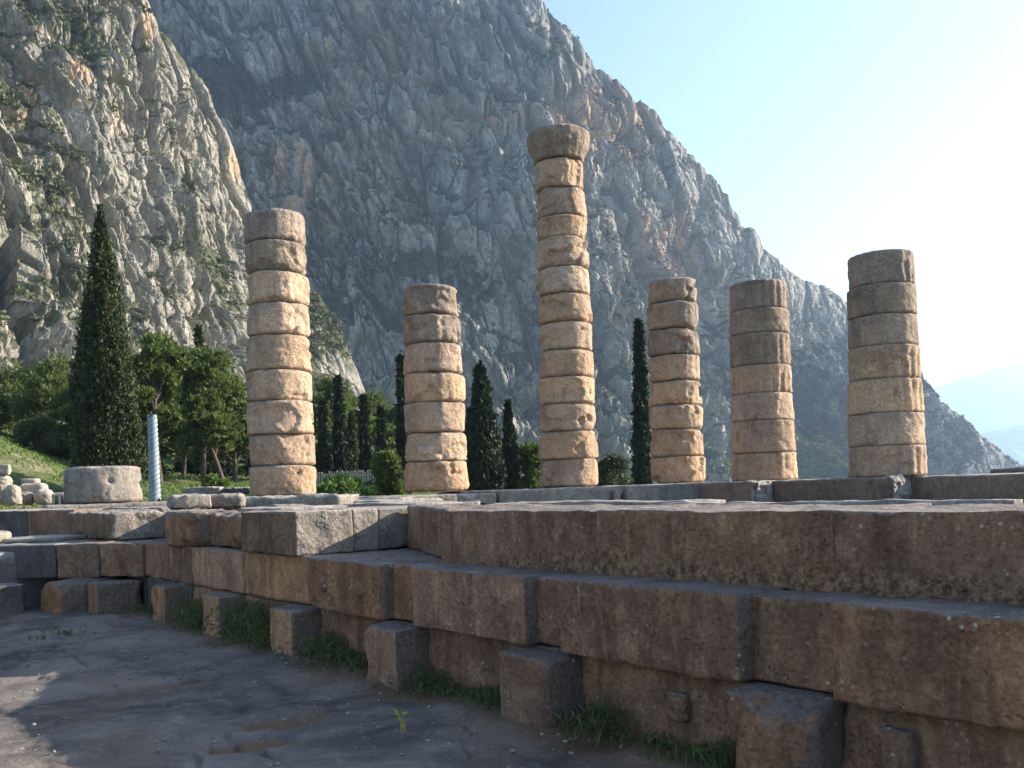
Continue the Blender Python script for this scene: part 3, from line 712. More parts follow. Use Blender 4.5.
# ------------------------------------------------------------------ ground sheet out to the horizon
def hfun(x, y):
    P = np.stack([x, y, 0 * x], 1)
    side = np.interp(x * np.clip(50 / np.maximum(y, 20), .3, 1.2), [-90, -60, -40, -27, -23, -17, -14.5, -8.9, -3.3, 5, 30, 100, 400, 1500], [30, 17, 9, 5.2, 3.0, 2.1, 1.9, 1.7, 0.7, -1.2, -8, -25, -55, -75])
    back = np.where(x < 0, 0.10, 0.0) * np.clip(y - 60, 0, 200) * sstep(0, 25, -x)
    far = sstep(350, 900, np.hypot(x, y))
    z = -0.45 + (side + 0.45 + back) * sstep(33, 52, y) + 0.25 * fbm(P * 0.18, 31, 3) * sstep(36, 50, y) + 1.2 * fbm(P * .03, 33, 3) * sstep(60, 140, y)
    z = np.where((y < 33) & (x > 16), z - sstep(16, 60, x) * 8, z)
    return z * (1 - far) + far * (-70)
def ground():
    nr, na = 180, 240
    r = np.concatenate([np.linspace(0.5, 30, 20), np.linspace(31, 110, 90), np.geomspace(113, 8000, 70)])
    a = np.arange(na) * 2 * PI / na
    # finer towards the view
    a = np.concatenate([np.linspace(-0.75, 0.75, 170), np.linspace(0.78, 2 * PI - 0.78, 70)])
    A, R = np.meshgrid(a, r); X = (np.sin(A) * R).ravel(); Y = (np.cos(A) * R).ravel()
    V = np.stack([X, Y, hfun(X, Y)], 1)
    kind(link('ground', mesh_np('ground', V, gridfaces(na, nr, True)[:, ::-1]), M_GROUND), 'structure', 'grassy ground around the ruin, falling away to the valley')
ground()
# floor of the platform between the blocks
def pfloor():
    ts = np.linspace(-17, 7.5, 130); ms = np.linspace(1.7, 26, 90)
    T, M = np.meshgrid(ts, ms); T = T.ravel(); M = M.ravel()
    X = WO[0] + T * WW[0] + M * WN[0]; Y = WO[1] + T * WW[1] + M * WN[1]
    z = np.where(T < -2, 0, 0)
    E = T + 2.2 + 2.2 * (M - 1.7); z = np.where(E < 0, np.interp(T, [-17, -6, -2.2], [1.33, 1.30, 1.28]), np.interp(E, [0, .5], [1.28, 0.86])) + 0.03 * fbm(np.stack([X, Y, 0 * X], 1) * 1.2, 41, 4)
    V = np.stack([X, Y, z], 1); n = len(V)
    kind(link('platform_floor', mesh_np('platform_floor', V, gridfaces(90, 90)), M_GREY), 'structure', 'earth and stone floor of the ruined platform')
pfloor()
def earth_core():
    parts = []
    for q, z in (([tm(-17, .55), tm(6.5, .55), tm(6.5, 25), tm(-17, 25)], .84), ([tm(-17, -8), tm(-8.8, -8), tm(-8.8, .6), tm(-17, .6)], .83)):
        V, F = rblock(q, -.3, z, .35, .05, .02, 700, 0); parts.append((V, F))
    kind(link('platform_earth', mesh_np('platform_earth', *join_vf(parts)), M_DARK), 'structure', 'packed earth and rubble inside the platform')
earth_core()

# ------------------------------------------------------------------ cliffs and mountains
def clumps(C, R, n, size, mat, name, lab, seed=3, flat=0.75):
    """leaf faces in small round bushes at points C"""
    lr = np.random.default_rng(seed)
    N_ = len(C)
    d = lr.normal(size=(N_, n, 3)); d /= np.linalg.norm(d, axis=2, keepdims=True)
    d[..., 2] = np.abs(d[..., 2]) * flat
    c = C[:, None] + d * (R[:, None, None] * (0.45 + 0.55 * lr.random((N_, n, 1))))
    V, F = leafquads(c.reshape(-1, 3), (d + 0.6 * lr.normal(size=d.shape)).reshape(-1, 3), np.repeat(R * size, n), np.repeat(R * size * 0.8, n), lr)
    o = link(name, mesh_np(name, V, F, False), mat); return kind(o, 'stuff', lab)
def leafquads(c, d, ln, wd, lr):
    d = d / np.maximum(np.linalg.norm(d, axis=1, keepdims=True), 1e-6)
    u = np.cross(d, lr.normal(size=d.shape)); u /= np.maximum(np.linalg.norm(u, axis=1, keepdims=True), 1e-6)
    ln = np.asarray(ln)[:, None]; wd = np.asarray(wd)[:, None]
    V = np.stack([c - d * ln / 2, c + u * wd / 2, c + d * ln / 2, c - u * wd / 2], 1)
    return V.reshape(-1, 3), np.arange(len(c) * 4).reshape(-1, 4)

def sheet(name, crest, foot, px0, px1, nu, nv, prof, amps, seed, mat, lab, crestw=0.3, back=140, green=(), ochre=(), vsc=25.0, vb=0.0, smooth=False):
    px = np.linspace(px0, px1, nu)
    cy = np.interp(px, [c[0] for c in crest], [c[1] for c in crest]); cd = np.interp(px, [c[0] for c in crest], [c[2] for c in crest])
    fd = np.interp(px, [c[0] for c in foot], [c[1] for c in foot]); fz = np.interp(px, [c[0] for c in foot], [c[2] for c in foot])
    C = np.array([at(p, y, d) for p, y, d in zip(px, cy, cd)])
    Fp = np.array([at(p, 488, d) for p, d in zip(px, fd)]); Fp[:, 2] = fz
    C[:, 2] = np.maximum(C[:, 2], Fp[:, 2] + 1)
    t = np.linspace(0, 1, nv); g = np.interp(t, *prof)
    V = Fp[None] + (C - Fp)[None] * np.stack([g, g, t], 1)[:, None, :]
    P = V.reshape(-1, 3)
    du = np.gradient(V, axis=1); dv = np.gradient(V, axis=0)
    nrm = np.cross(du, dv); nrm /= np.linalg.norm(nrm, axis=2, keepdims=True)
    for _ in range(12): nrm[:, 1:-1] = (nrm[:, :-2] + nrm[:, 2:] + nrm[:, 1:-1] * 2) / 4
    nrm /= np.linalg.norm(nrm, axis=2, keepdims=True)
    D = 0
    for kindn, amp, sc, o in amps:
        Q = P * np.array(sc)
        if kindn == 'f': D = D + amp * fbm(Q, seed + o, 4)
        elif kindn == 'r': D = D + amp * ridged(Q, seed + o, 4)
        elif kindn == 'w':     # broken facets, warped and leaning
            Q = Q + 0.35 * np.stack([fbm(Q * .9, seed + o + 3, 3), fbm(Q * .9 + 5, seed + o + 4, 3), fbm(Q * .9 + 11, seed + o + 5, 3)], 1)
            Q[:, 0] += .25 * P[:, 2] * sc[0]; D = D + amp * facets(Q, seed + o)
        elif kindn == 'c':     # long clefts
            Q[:, 0] += .35 * P[:, 2] * sc[0]; D = D - amp * np.exp(-(fbm(Q, seed + o, 5, .55) / .05) ** 2)
        elif kindn == 'L':     # ledges: stepped strata tilted a little
            w = P[:, 2] * sc[2] + 0.5 * fbm(P * sc[0], seed + o, 3) + (P[:, 0] * 0.35) * sc[2]
            s = w - np.floor(w); D = D + amp * (np.where(s < .62, s / .62, (1 - s) / .38) - .5) * np.clip(.6 + fbm(P * sc[1], seed + o + 1, 2), 0, 1)
    cw = crestw + (1 - crestw) * sstep(0, 0.22, 1 - t)
    D = D.reshape(nv, nu) * cw[:, None] * np.clip((C[:, 2] - Fp[:, 2]) / 150, .3, 1)[None]
    V = V + nrm * D[..., None]
    # back slope so that the rock is solid from any side
    rows = []
    last = V[-1]; out = C - Fp; out[:, 2] = 0; rad = np.stack([C[:, 0], C[:, 1], 0 * C[:, 0]], 1); rad /= np.linalg.norm(rad, axis=1, keepdims=True)
    for k in range(1, 9):
        q = k / 8; row = last + rad * back * q; row[:, 2] = last[:, 2] * (1 - q ** 1.3) - 60 * q; rows.append(row)
    A = np.concatenate([V, np.array(rows)])
    o = link(name, mesh_np(name, A.reshape(-1, 3), gridfaces(nu, nv + 8), smooth), mat)
    kind(o, 'structure', lab)
    du = np.gradient(V, axis=1); dv = np.gradient(V, axis=0); n2 = np.cross(du, dv); n2 /= np.maximum(np.linalg.norm(n2, axis=2, keepdims=True), 1e-9)
    ns = n2.copy()
    for _ in range(3):
        ns[:, 1:-1] = (ns[:, :-2] + ns[:, 2:] + ns[:, 1:-1]) / 3; ns[1:-1] = (ns[:-2] + ns[2:] + ns[1:-1]) / 3
    Q = A.reshape(-1, 3); nq = fbm(Q / vsc, seed + 400, 4)
    nz = np.concatenate([ns[..., 2], np.repeat(ns[-1:, :, 2], 8, 0)]).ravel()
    veg = np.clip(.5 + (nz - .42) * 1.6 + .45 * nq + vb, 0, 1)
    ux = Q[:, 0] / Q[:, 1] * FPX; uz = (Q[:, 2] - EYE) / Q[:, 1] * FPX; c, s = math.cos(ROLL), math.sin(ROLL)
    qx = 512 + ux * c - uz * s; qy = 488.2 - (ux * s + uz * c)
    och = 0 * veg
    for lst, k in ((green, 0), (ochre, 1)):
        for (ex, ey, rx, ry, wt) in lst:
            e = np.exp(-(((qx - ex) / rx) ** 2 + ((qy - ey) / ry) ** 2)) * wt
            if k: och = och + e
            else: veg = veg + e * (.75 + .5 * nq)
    for nm, arr in (('veg', np.clip(veg, 0, 1.3)), ('ochre', np.clip(och, 0, 1))):
        at_ = o.data.attributes.new(nm, 'FLOAT', 'POINT'); at_.data.foreach_set('value', arr.astype(np.float32))
    n2 = np.concatenate([n2, np.clip(veg, 0, 1.3).reshape(nv + 8, nu)[:nv, :, None]], 2)
    return V, n2

# the big mountain
crest = [(-120, -60, 760), (60, -70, 750), (300, -75, 740), (440, -70, 730), (500, -40, 725), (540, 0, 720), (560, 22, 725), (580, 46, 730), (605, 70, 740), (625, 90, 750), (645, 108, 755), (665, 131, 765), (690, 152, 775), (715, 178, 790), (735, 207, 800), (770, 251, 830), (795, 269, 850), (820, 281, 870), (845, 288, 900), (862, 305, 910), (885, 340, 920), (928, 391, 950), (950, 411, 970), (975, 432, 1000), (1000, 448, 1030), (1024, 461, 1050), (1060, 477, 1070), (1120, 500, 1100)]
foot = [(-120, 560, 0), (200, 560, -5), (420, 560, -15), (560, 580, -30), (700, 600, -40), (850, 670, -55), (930, 760, -60), (1120, 950, -70)]
amps = [('f', 26, (1/150, 1/150, 1/190), 0), ('r', 8, (1/55, 1/55, 1/140), 40), ('c', 15, (1/80, 1/80, 1/260), 500), ('c', 7, (1/30, 1/30, 1/110), 520), ('w', 17, (1/75, 1/75, 1/170), 300), ('w', 6, (1/24, 1/24, 1/60), 320), ('w', 2.4, (1/9, 1/9, 1/18), 340), ('w', .7, (1/3.6, 1/3.6, 1/6), 360), ('L', 12, (1/80, 1/110, 1/62), 120), ('r', 1.6, (1/5, 1/5, 1/12), 160), ('f', .8, (1/3, 1/3, 1/4), 200)]
MV, MN = sheet('mountain', crest, foot, -120, 1120, 1250, 560, ([0, .12, .25, .6, .72, 1], [0, .28, .42, .68, .82, 1]), amps, 5, M_MOUNT, 'huge grey rock mountain behind the columns, hazy and in shade', 0.3, 160,
    [(270, 88, 55, 20, 1.3), (215, 78, 30, 24, 1.2), (420, 262, 60, 18, .6), (490, 300, 60, 50, .5), (340, 310, 40, 50, .45), (560, 380, 50, 70, .5), (860, 440, 60, 55, 1.0), (830, 395, 40, 35, .8), (945, 445, 40, 30, .7), (560, 60, 60, 30, .35), (640, 150, 40, 30, .3), (700, 440, 80, 60, .3)],
    [(680, 235, 16, 45, 1), (300, 60, 28, 22, .8), (280, 190, 45, 35, .8), (520, 115, 70, 22, .7), (440, 130, 60, 30, .5), (645, 130, 25, 40, .6), (400, 200, 60, 30, .4)], 30.0, -.08)
# the nearer sunlit cliff
crest2 = [(-220, -400, 250), (-60, -260, 260), (60, -120, 270), (150, 0, 285), (168, 35, 290), (186, 72, 295), (205, 102, 300), (225, 150, 305), (243, 192, 310), (251, 230, 315), (262, 268, 318), (290, 280, 320), (318, 292, 322), (335, 320, 325), (352, 362, 328), (362, 392, 330), (385, 430, 335), (430, 480, 340)]
foot2 = [(-220, 130, 14), (0, 165, 12), (130, 195, 8), (250, 235, 4), (350, 270, 0), (430, 300, -6)]
amps2 = [('f', 10, (1/60, 1/60, 1/90), 0), ('r', 4, (1/26, 1/26, 1/60), 40), ('c', 7, (1/34, 1/34, 1/120), 500), ('c', 2.6, (1/12, 1/12, 1/50), 520), ('w', 4.6, (1/28, 1/28, 1/80), 300), ('w', 1.7, (1/9, 1/9, 1/22), 320), ('w', 0.75, (1/3.4, 1/3.4, 1/6), 340), ('w', .22, (1/1.5, 1/1.5, 1/2.2), 360), ('L', 4.0, (1/30, 1/40, 1/26), 120), ('r', .5, (1/2, 1/2, 1/4.5), 160)]
CVv, CN = sheet('near_cliff', crest2, foot2, -220, 430, 900, 660, ([0, .15, .35, .5, .6, 1], [0, .32, .46, .58, .7, 1]), amps2, 9, M_CLIFF, 'nearer sunlit limestone cliff on the left with scrub on its ledges', 0.45, 90,
    [(80, 160, 30, 24, .7), (28, 215, 32, 26, .8), (130, 62, 32, 14, .6), (85, 35, 30, 16, .6), (215, 245, 26, 30, .6), (20, 12, 45, 16, .7), (330, 320, 18, 40, .5), (150, 300, 45, 26, .5), (50, 285, 60, 14, .6), (150, 160, 14, 40, .3), (190, 200, 14, 40, .3)],
    [(80, 68, 18, 24, 1), (18, 110, 18, 30, .8), (232, 165, 12, 24, .9), (152, 18, 14, 24, .9), (120, 120, 14, 20, .6), (40, 90, 14, 24, .7), (235, 210, 10, 20, .6)], 14.0, -.03, False)
# far hazy ridges across the valley
crest3 = [(700, 470, 7000), (840, 426, 7000), (925, 391, 7000), (965, 377, 7100), (1000, 367, 7100), (1060, 354, 7200), (1200, 352, 7200), (1400, 375, 7200)]
foot3 = [(700, 6000, -75), (1400, 6000, -75)]
ampf = [('f', 130, (1/900, 1/900, 1/900), 0), ('r', 50, (1/300, 1/300, 1/400), 40), ('f', 16, (1/80, 1/80, 1/80), 80)]
sheet('far_mountain', crest3, foot3, 700, 1400, 220, 60, ([0, 1], [0, 1]), ampf, 15, M_FAR, 'pale far mountain across the valley, almost lost in haze', 0.2, 200)
crest4 = [(880, 475, 5000), (930, 458, 5000), (985, 434, 5000), (1024, 425, 5000), (1100, 407, 5050), (1300, 392, 5100)]
foot4 = [(880, 4500, -75), (1300, 4500, -75)]
sheet('far_ridge', crest4, foot4, 880, 1300, 160, 50, ([0, 1], [0, 1]), ampf, 25, M_FAR, 'lower hazy blue ridge in front of the far mountain', 0.2, 200)

def scatter(V, Nn, npts, lo, seed, sc, thr, pxlim=None):
    lr = np.random.default_rng(seed)
    P = V.reshape(-1, 3); nz = Nn[..., 3].ravel(); ok = (nz > lo) & (fbm(P * sc, seed, 3) > thr)
    idx = np.flatnonzero(ok); w = np.linalg.norm(P[idx][:, :2], axis=1)
    return P[lr.choice(idx, min(npts, len(idx)), replace=False)]
C = scatter(MV, MN, 9000, 0.62, 51, 1 / 40., -0.3); C2_ = scatter(MV[-40:], MN[-40:], 260, -9, 52, 1 / 30., -0.2)
C = np.concatenate([C, C2_]); lr_ = np.random.default_rng(4)
clumps(C, 0.8 + 2.4 * lr_.random(len(C)) ** 2.2, 16, 0.6, M_SCRUB, 'mountain_scrub', 'dark scrub on the ledges and ridge of the mountain', 5)
C = scatter(CVv, CN, 4200, 0.60, 53, 1 / 16., -0.3); lr_ = np.random.default_rng(6)
clumps(C, 0.5 + 2.4 * lr_.random(len(C)) ** 2.6, 34, 0.4, M_CLIFFSCRUB, 'cliff_scrub', 'olive green scrub growing on the ledges of the sunlit cliff', 7)
# dense maquis on the lower right slope of the mountain
lo_ = MV[:180, 800:1080]; ln_ = MN[:180, 800:1080]
C = scatter(lo_, ln_, 9000, 0.3, 57, 1 / 30., -0.25); lr_ = np.random.default_rng(8)
clumps(C, 1.2 + 2.6 * lr_.random(len(C)) ** 1.5, 18, 0.55, M_MAQUIS, 'slope_maquis', 'dense green maquis on the lower slope of the mountain', 9)

# ------------------------------------------------------------------ trees
def tube(pts, rad, n=8):
    pts = np.asarray(pts, float); V = []
    for i, p in enumerate(pts):
        d = pts[min(i + 1, len(pts) - 1)] - pts[max(i - 1, 0)]; d /= np.linalg.norm(d)
        u = np.cross(d, [0.3, 0.9, 0.1]); u /= np.linalg.norm(u); v = np.cross(d, u)
        a = np.arange(n) * 2 * PI / n
        V.append(p + rad[i] * (np.cos(a)[:, None] * u + np.sin(a)[:, None] * v))
    V = np.concatenate(V); F = gridfaces(n, len(pts), True)
    return V, F
def cypress(px, py_base, py_top, d, width, label, mat=None, nl=6000, group='cypress trees behind the temple', seed=1, leaf=0.16, shape=0.8):
    lr = np.random.default_rng(seed)
    b = at(px, py_base, d); top = at(px, py_top, d); h = top[2] - b[2]; rad = width * d / FPX / 2
    e = empty('cypress_tree', b); tag(e, label, 'cypress', group)
    V, F = tube([b + [0, 0, -0.3], b + [0, 0, h * .3], b + [0.02 * h * .2, 0, h * .9]], [rad * .16 + .05, rad * .12 + .03, 0.02], 8)
    put('trunk', V, F, M_BARK, base=b, parent=e)
    prof = lambda q: np.clip(np.minimum((q / 0.07 + .35), 1), 0, 1) * np.clip(1 - q, 0, 1) ** shape * (1 + .25 * np.sin(PI * np.clip(q, 0, 1)))
    ns = nl // 45
    q = lr.random(ns * 3); q = q[lr.random(len(q)) < prof(q) / prof(np.linspace(0, 1, 50)).max() + .05][:ns]; ns = len(q)
    an = lr.random(ns) * 2 * PI
    rr = rad * prof(q) * (0.72 + 0.36 * lr.random(ns)) * (1 + .16 * np.sin(3 * an + 7 * q + seed))
    L = (0.45 + 0.7 * lr.random(ns)) * max(rad * .75, .5) * np.clip(.3 + .8 * prof(q), 0, 1)
    c0_ = np.stack([np.cos(an) * rr * .78, np.sin(an) * rr * .78, q * h], 1)
    ax = np.stack([np.cos(an) * .22, np.sin(an) * .22, np.ones(ns)], 1)
    n = 45; s = lr.random((ns, n))
    spread = (0.30 * (1 - s) + 0.06)[..., None] * (L[:, None, None] * .62)
    c = c0_[:, None] + ax[:, None] * (s * L[:, None])[..., None] + lr.normal(size=(ns, n, 3)) * spread * np.array([1, 1, .7])
    c = c.reshape(-1, 3); c[:, 2] = np.minimum(c[:, 2], h * 1.01)
    dd = np.repeat(ax, n, 0) + 0.55 * lr.normal(size=c.shape)
    # inner filling that keeps the crown opaque
    ni = nl // 3; qi = lr.random(ni) ** 1.2 * .96; ai = lr.random(ni) * 2 * PI; ri = rad * prof(qi) * .75 * np.sqrt(lr.random(ni))
    ci = np.stack([np.cos(ai) * ri, np.sin(ai) * ri, qi * h], 1)
    c = np.concatenate([c, ci]); dd = np.concatenate([dd, lr.normal(size=ci.shape) + [0, 0, .8]])
    sz = leaf * (0.6 + .8 * lr.random(len(c)))
    sz[-ni:] *= 2.4
    V, F = leafquads(c + b, dd, sz * 1.7, sz * .8, lr)
    put('crown', V, F, mat or M_CYP, base=b, parent=e, smooth=False)
    return e
def puffs(C, R, n, leaf, lr, up=0.5, flat=0.7):
    Nn = len(C); d = lr.normal(size=(Nn, n, 3)); d /= np.linalg.norm(d, axis=2, keepdims=True)
    r = (0.35 + 0.65 * lr.random((Nn, n, 1)) ** .5) * (1 + .25 * lr.normal(size=(Nn, n, 1)))
    c = C[:, None] + d * R[:, None, None] * r * np.array([1, 1, flat])
    dd = d + np.array([0, 0, up]) + .5 * lr.normal(size=d.shape)
    sz = leaf * (.6 + .8 * lr.random(Nn * n))
    return c.reshape(-1, 3), dd.reshape(-1, 3), sz
def pine(px, py_base, py_top, d, width, label, seed, mat=None, crown0=0.35, npf=34, nper=330, leaf=0.24, lean=0.0, group='pine trees behind the temple', name='pine_tree', cat='pine tree'):
    lr = np.random.default_rng(seed); b = at(px, py_base, d); top = at(px, py_top, d); h = top[2] - b[2]; W = width * d / FPX / 2
    e = empty(name, b); tag(e, label, cat, group)
    k = np.linspace(0, 1, 7); off = lean * h
    tp = np.stack([b[0] + off * k + .15 * np.sin(k * 5 + seed), b[1] + .15 * np.cos(k * 4 + seed), b[2] - .3 + (h * .93 + .3) * k], 1)
    parts = [tube(tp, np.interp(k, [0, 1], [.11 + .010 * h, .03]), 8)]
    C, R = [], []
    for i in range(npf):
        q = crown0 + (1 - crown0) * (i + lr.random() * .8) / npf
        a = lr.random() * 2 * PI; rm = W * math.sqrt(max(0.02, 1 - ((q - crown0) / (1 - crown0) * 1.0) ** 2.2)) * (.45 + .6 * lr.random())
        p0 = np.array([np.interp(q * .85, k, tp[:, j]) for j in range(3)])
        p1 = np.array([b[0] + off * q + math.cos(a) * rm, b[1] + math.sin(a) * rm, b[2] + h * q * .97])
        mid_ = (p0 + p1) / 2 + [0, 0, -.15 * rm * .3]
        parts.append(tube([p0, mid_, p1], [.06, .045, .02], 5))
        for _ in range(3):
            C.append(p1 + lr.normal(size=3) * [W * .17, W * .17, W * .09]); R.append(W * (.17 + .16 * lr.random()))
    put('trunk', *join_vf(parts), M_BARK, base=b, parent=e)
    c, dd, sz = puffs(np.array(C), np.array(R), nper // 3, leaf, lr)
    V, F = leafquads(c, dd, sz * 1.5, sz * .6, lr)
    put('crown', V, F, mat or M_PINE, base=b, parent=e, smooth=False)
    return e
def bush(px, py_base, py_top, d, width, label, seed, mat=None, n=26, nper=170, leaf=0.16, name='bush', cat='bush', group='bushes behind the temple'):
    lr = np.random.default_rng(seed); b = at(px, py_base, d); h = at(px, py_top, d)[2] - b[2]; W = width * d / FPX / 2
    e = empty(name, b); tag(e, label, cat, group)
    C, parts = [], []
    for i in range(n):
        a = lr.random() * 2 * PI; q = lr.random() ** .7; rm = W * math.sqrt(lr.random()) * math.sqrt(max(.05, 1 - q * q)) * .85
        p = b + [math.cos(a) * rm, math.sin(a) * rm * .8, h * (.12 + .76 * q)]
        C.append(p)
        if i % 3 == 0: parts.append(tube([b + [0, 0, -.2], (b + p) / 2 + [0, 0, -.05 * h], p], [.06, .045, .015], 5))
    put('stem', *join_vf(parts), M_BARK, base=b, parent=e)
    R = np.array([min(W, h) * (.2 + .16 * lr.random()) for _ in C])
    c, dd, sz = puffs(np.array(C), R, nper, leaf, lr, .3, .85)
    c[:, 2] = np.maximum(c[:, 2], b[2] + .02)
    V, F = leafquads(c, dd, sz * 1.3, sz * .8, lr)
    put('crown', V, F, mat or M_BUSH, base=b, parent=e, smooth=False)
    return e
cypress(109, 492, 208, 44, 67, 'huge broad cypress rising behind the fallen drum', nl=60000, seed=1, leaf=.095, shape=.86)
cypress(203, 470, 322, 75, 16, 'slender cypress top showing above the pines', nl=3000, seed=2, leaf=.2)
cypress(326, 500, 396, 62, 17, 'dark narrow cypress just right of the nine-drum column', M_CYPD, 3500, seed=3)
cypress(342, 500, 372, 64, 19, 'tallest narrow cypress of the row left of the short column', M_CYPD, 4500, seed=4)
cypress(354, 500, 410, 68, 12, 'thin cypress in the middle of the row left of the short column', M_CYP, 2500, seed=5)
cypress(367, 500, 392, 62, 15, 'narrow cypress third from right in the row left of the short column', M_CYPD, 3500, seed=6)
cypress(384, 500, 404, 60, 17, 'narrow cypress above the bright green bush', M_CYPD, 3500, seed=7)
cypress(405, 500, 350, 58, 14, 'dark cypress half hidden behind the left edge of the short column', M_CYPD, 4500, seed=8)
cypress(484, 500, 362, 50, 44, 'broad pointed dark cypress right of the short column', M_CYPD, 13000, seed=9, leaf=.14, shape=.85)
cypress(511, 500, 398, 52, 19, 'small pointed cypress beside the broad dark one', M_CYPD, 5000, seed=10, leaf=.13)
cypress(644, 495, 314, 48, 19, 'tall thin dark cypress left of the knobbly column', M_CYPD, 8000, seed=11, leaf=.13, shape=.6)
pine(160, 492, 332, 58, 62, 'pine just right of the huge cypress, behind the serpent pillar', 21)
pine(205, 492, 348, 62, 70, 'wide pine between the serpent pillar and the nine-drum column', 22, lean=.05)
pine(238, 492, 372, 66, 66, 'dark pine partly behind the nine-drum column', 23, lean=-.04)
pine(184, 490, 372, 70, 66, 'rear pine in shade between two bigger pines', 24)
pine(150, 490, 372, 72, 70, 'rear pine close behind the huge cypress', 25)
pine(224, 493, 395, 56, 46, 'low leaning pine with a bare slanting trunk', 26, lean=-.18, crown0=.5)
pine(58, 455, 362, 80, 74, 'dark bushy pine left of the huge cypress', 27, crown0=.1)
pine(18, 440, 372, 85, 70, 'dark pine at the left edge above the grass bank', 28, crown0=.1)
pine(85, 470, 385, 74, 60, 'dark pine squeezed behind the left side of the huge cypress', 29, crown0=.1)
pine(330, 500, 380, 78, 60, 'pale green pine standing behind the cypress row', 30, crown0=.15)
pine(365, 500, 396, 82, 62, 'pale green pine behind the middle of the cypress row', 31, crown0=.15)
pine(400, 500, 408, 80, 56, 'pale green pine behind the short column', 32, crown0=.15)
for i, (px, py, top, d, w_) in enumerate([(140, 480, 400, 88, 70), (175, 480, 395, 92, 74), (210, 482, 392, 90, 76), (245, 484, 405, 86, 66), (278, 486, 412, 90, 70), (118, 478, 410, 90, 60)]):
    pine(px, py, top, d, w_, ['dense dark pine at the back of the grove, low between nearer trunks'][0], 60 + i, M_PINE, crown0=.04, npf=26, nper=240, leaf=.3, group='pines at the back of the grove')
for i, (px, d, w_) in enumerate([(150, 70, 60), (185, 74, 64), (222, 72, 56), (262, 76, 60)]):
    bush(px, 488, 462, d, w_, 'dark undergrowth bush between the pine trunks', 80 + i, M_CYPD, 22, 150, .2, group='undergrowth of the pine grove')
bush(388, 502, 448, 46, 44, 'bright green bush left of the short column', 41, M_PINE, 30, 200)
bush(345, 500, 477, 44, 70, 'low bright green bush in front of the fence', 42, M_BRIGHT, 30, 200, .12)
bush(532, 500, 438, 52, 40, 'bush right of the small pointed cypress', 43, M_PINE, 26)
pine(348, 500, 402, 70, 40, 'light green young pine between the narrow cypresses', 33, M_BRIGHT, crown0=.1, npf=24, nper=200)
pine(378, 500, 415, 72, 40, 'light green young pine left of the cypress above the bright bush', 34, M_BRIGHT, crown0=.1, npf=24, nper=200)
bush(612, 498, 455, 60, 50, 'dull green bush between the tallest column and the thin cypress', 44, M_BUSH)
bush(560, 498, 450, 60, 60, 'bush behind the foot of the tallest column', 45, M_BUSH)
bush(215, 496, 474, 40, 36, 'low bush at the foot of the pines left of the nine-drum column', 46, M_BRIGHT, 16, 130, .1)
bush(40, 450, 420, 70, 60, 'dark bush on top of the grass bank at the left', 47, M_BUSH)

# ------------------------------------------------------------------ serpent pillar, fence, ruins on the bank
def serpent():
    b = at(155, 500, 34); top = at(155, 416, 34); h = top[2] - b[2]; R = 5.6 * 34 / FPX
    parts = []
    for k in range(3):
        n = 260; s = np.linspace(0, 1, n); a = s * 2 * PI * 6.0 + k * 2 * PI / 3
        taper = 1 - .18 * s
        pts = np.stack([b[0] + np.cos(a) * R * .48 * taper, b[1] + np.sin(a) * R * .48 * taper, b[2] + h * s], 1)
        parts.append(tube(pts, R * .56 * taper, 9))
    return tag(put('serpent_pillar', *join_vf(parts), M_BRONZE), 'pale blue-green pillar of twisted snake coils, right of the huge cypress', 'pillar')
serpent()
def fence():
    e = empty('fence', at(345, 487, 54)); tag(e, 'weathered grey wooden picket fence behind the low green bush', 'fence')
    lr = random.Random(3); n = 26; bars = []
    for i in range(n):
        p = at(312 + i * 2.55, 489 - i * .1, 54); hh = .85 + lr.random() * .16
        dx = .05
        V, F = rblock([p[:2] + [-dx, -.03], p[:2] + [dx, -.03], p[:2] + [dx, .03], p[:2] + [-dx, .03]], p[2], p[2] + hh, .06, .01, .005, 600 + i, 0)
        put('picket', V, F, M_WOOD, parent=e)
    a, c = at(311, 489, 54.06), at(378, 486.5, 54.06)
    for dz in (.25, .68):
        q = [a[:2], c[:2], c[:2] + [0, .05], a[:2] + [0, .05]]
        V, F = rblock(q, a[2] + dz, a[2] + dz + .08, .12, .01, .005, 650, 0)
        put('rail', V, F, M_WOOD, parent=e)
fence()
GB = 'squared ruin blocks below the grass bank'
for i, (px, py, d, sx, sy, sz, mt, lab) in enumerate([
        (2, 505, 36, .75, .7, 1.15, M_PALE, 'white upright ruin block at the left edge'),
        (13, 505, 35.6, .5, .6, .75, M_PALE, 'small white ruin block leaning on the upright one'),
        (2, 475, 36, .6, .6, .4, M_PALE, 'white block lying on top of the upright one'),
        (26, 505, 36.5, .62, .6, .5, M_GREY, 'grey squared ruin block with a shaded front, left of the pinkish stones'),
        (34, 494, 37, .95, .7, .42, M_PALE, 'pinkish rough stone on top of the ruin wall below the grass bank'),
        (44, 505, 36.5, .7, .6, .62, M_PALE, 'pinkish broken ruin block right of the grey squared one'),
        (60, 505, 37, .8, .5, .5, M_DARK, 'dark low ruin block next to the fallen drum'),
        (31, 486, 37.5, .6, .6, .3, M_PALE, 'topmost pinkish stone of the ruin wall below the grass bank')]):
    lump('ruin_block', px, py, d, sx, sy, sz, 520 + i, mt, lab, GB, .15 * (i % 3), 'stone block', .06, .03)
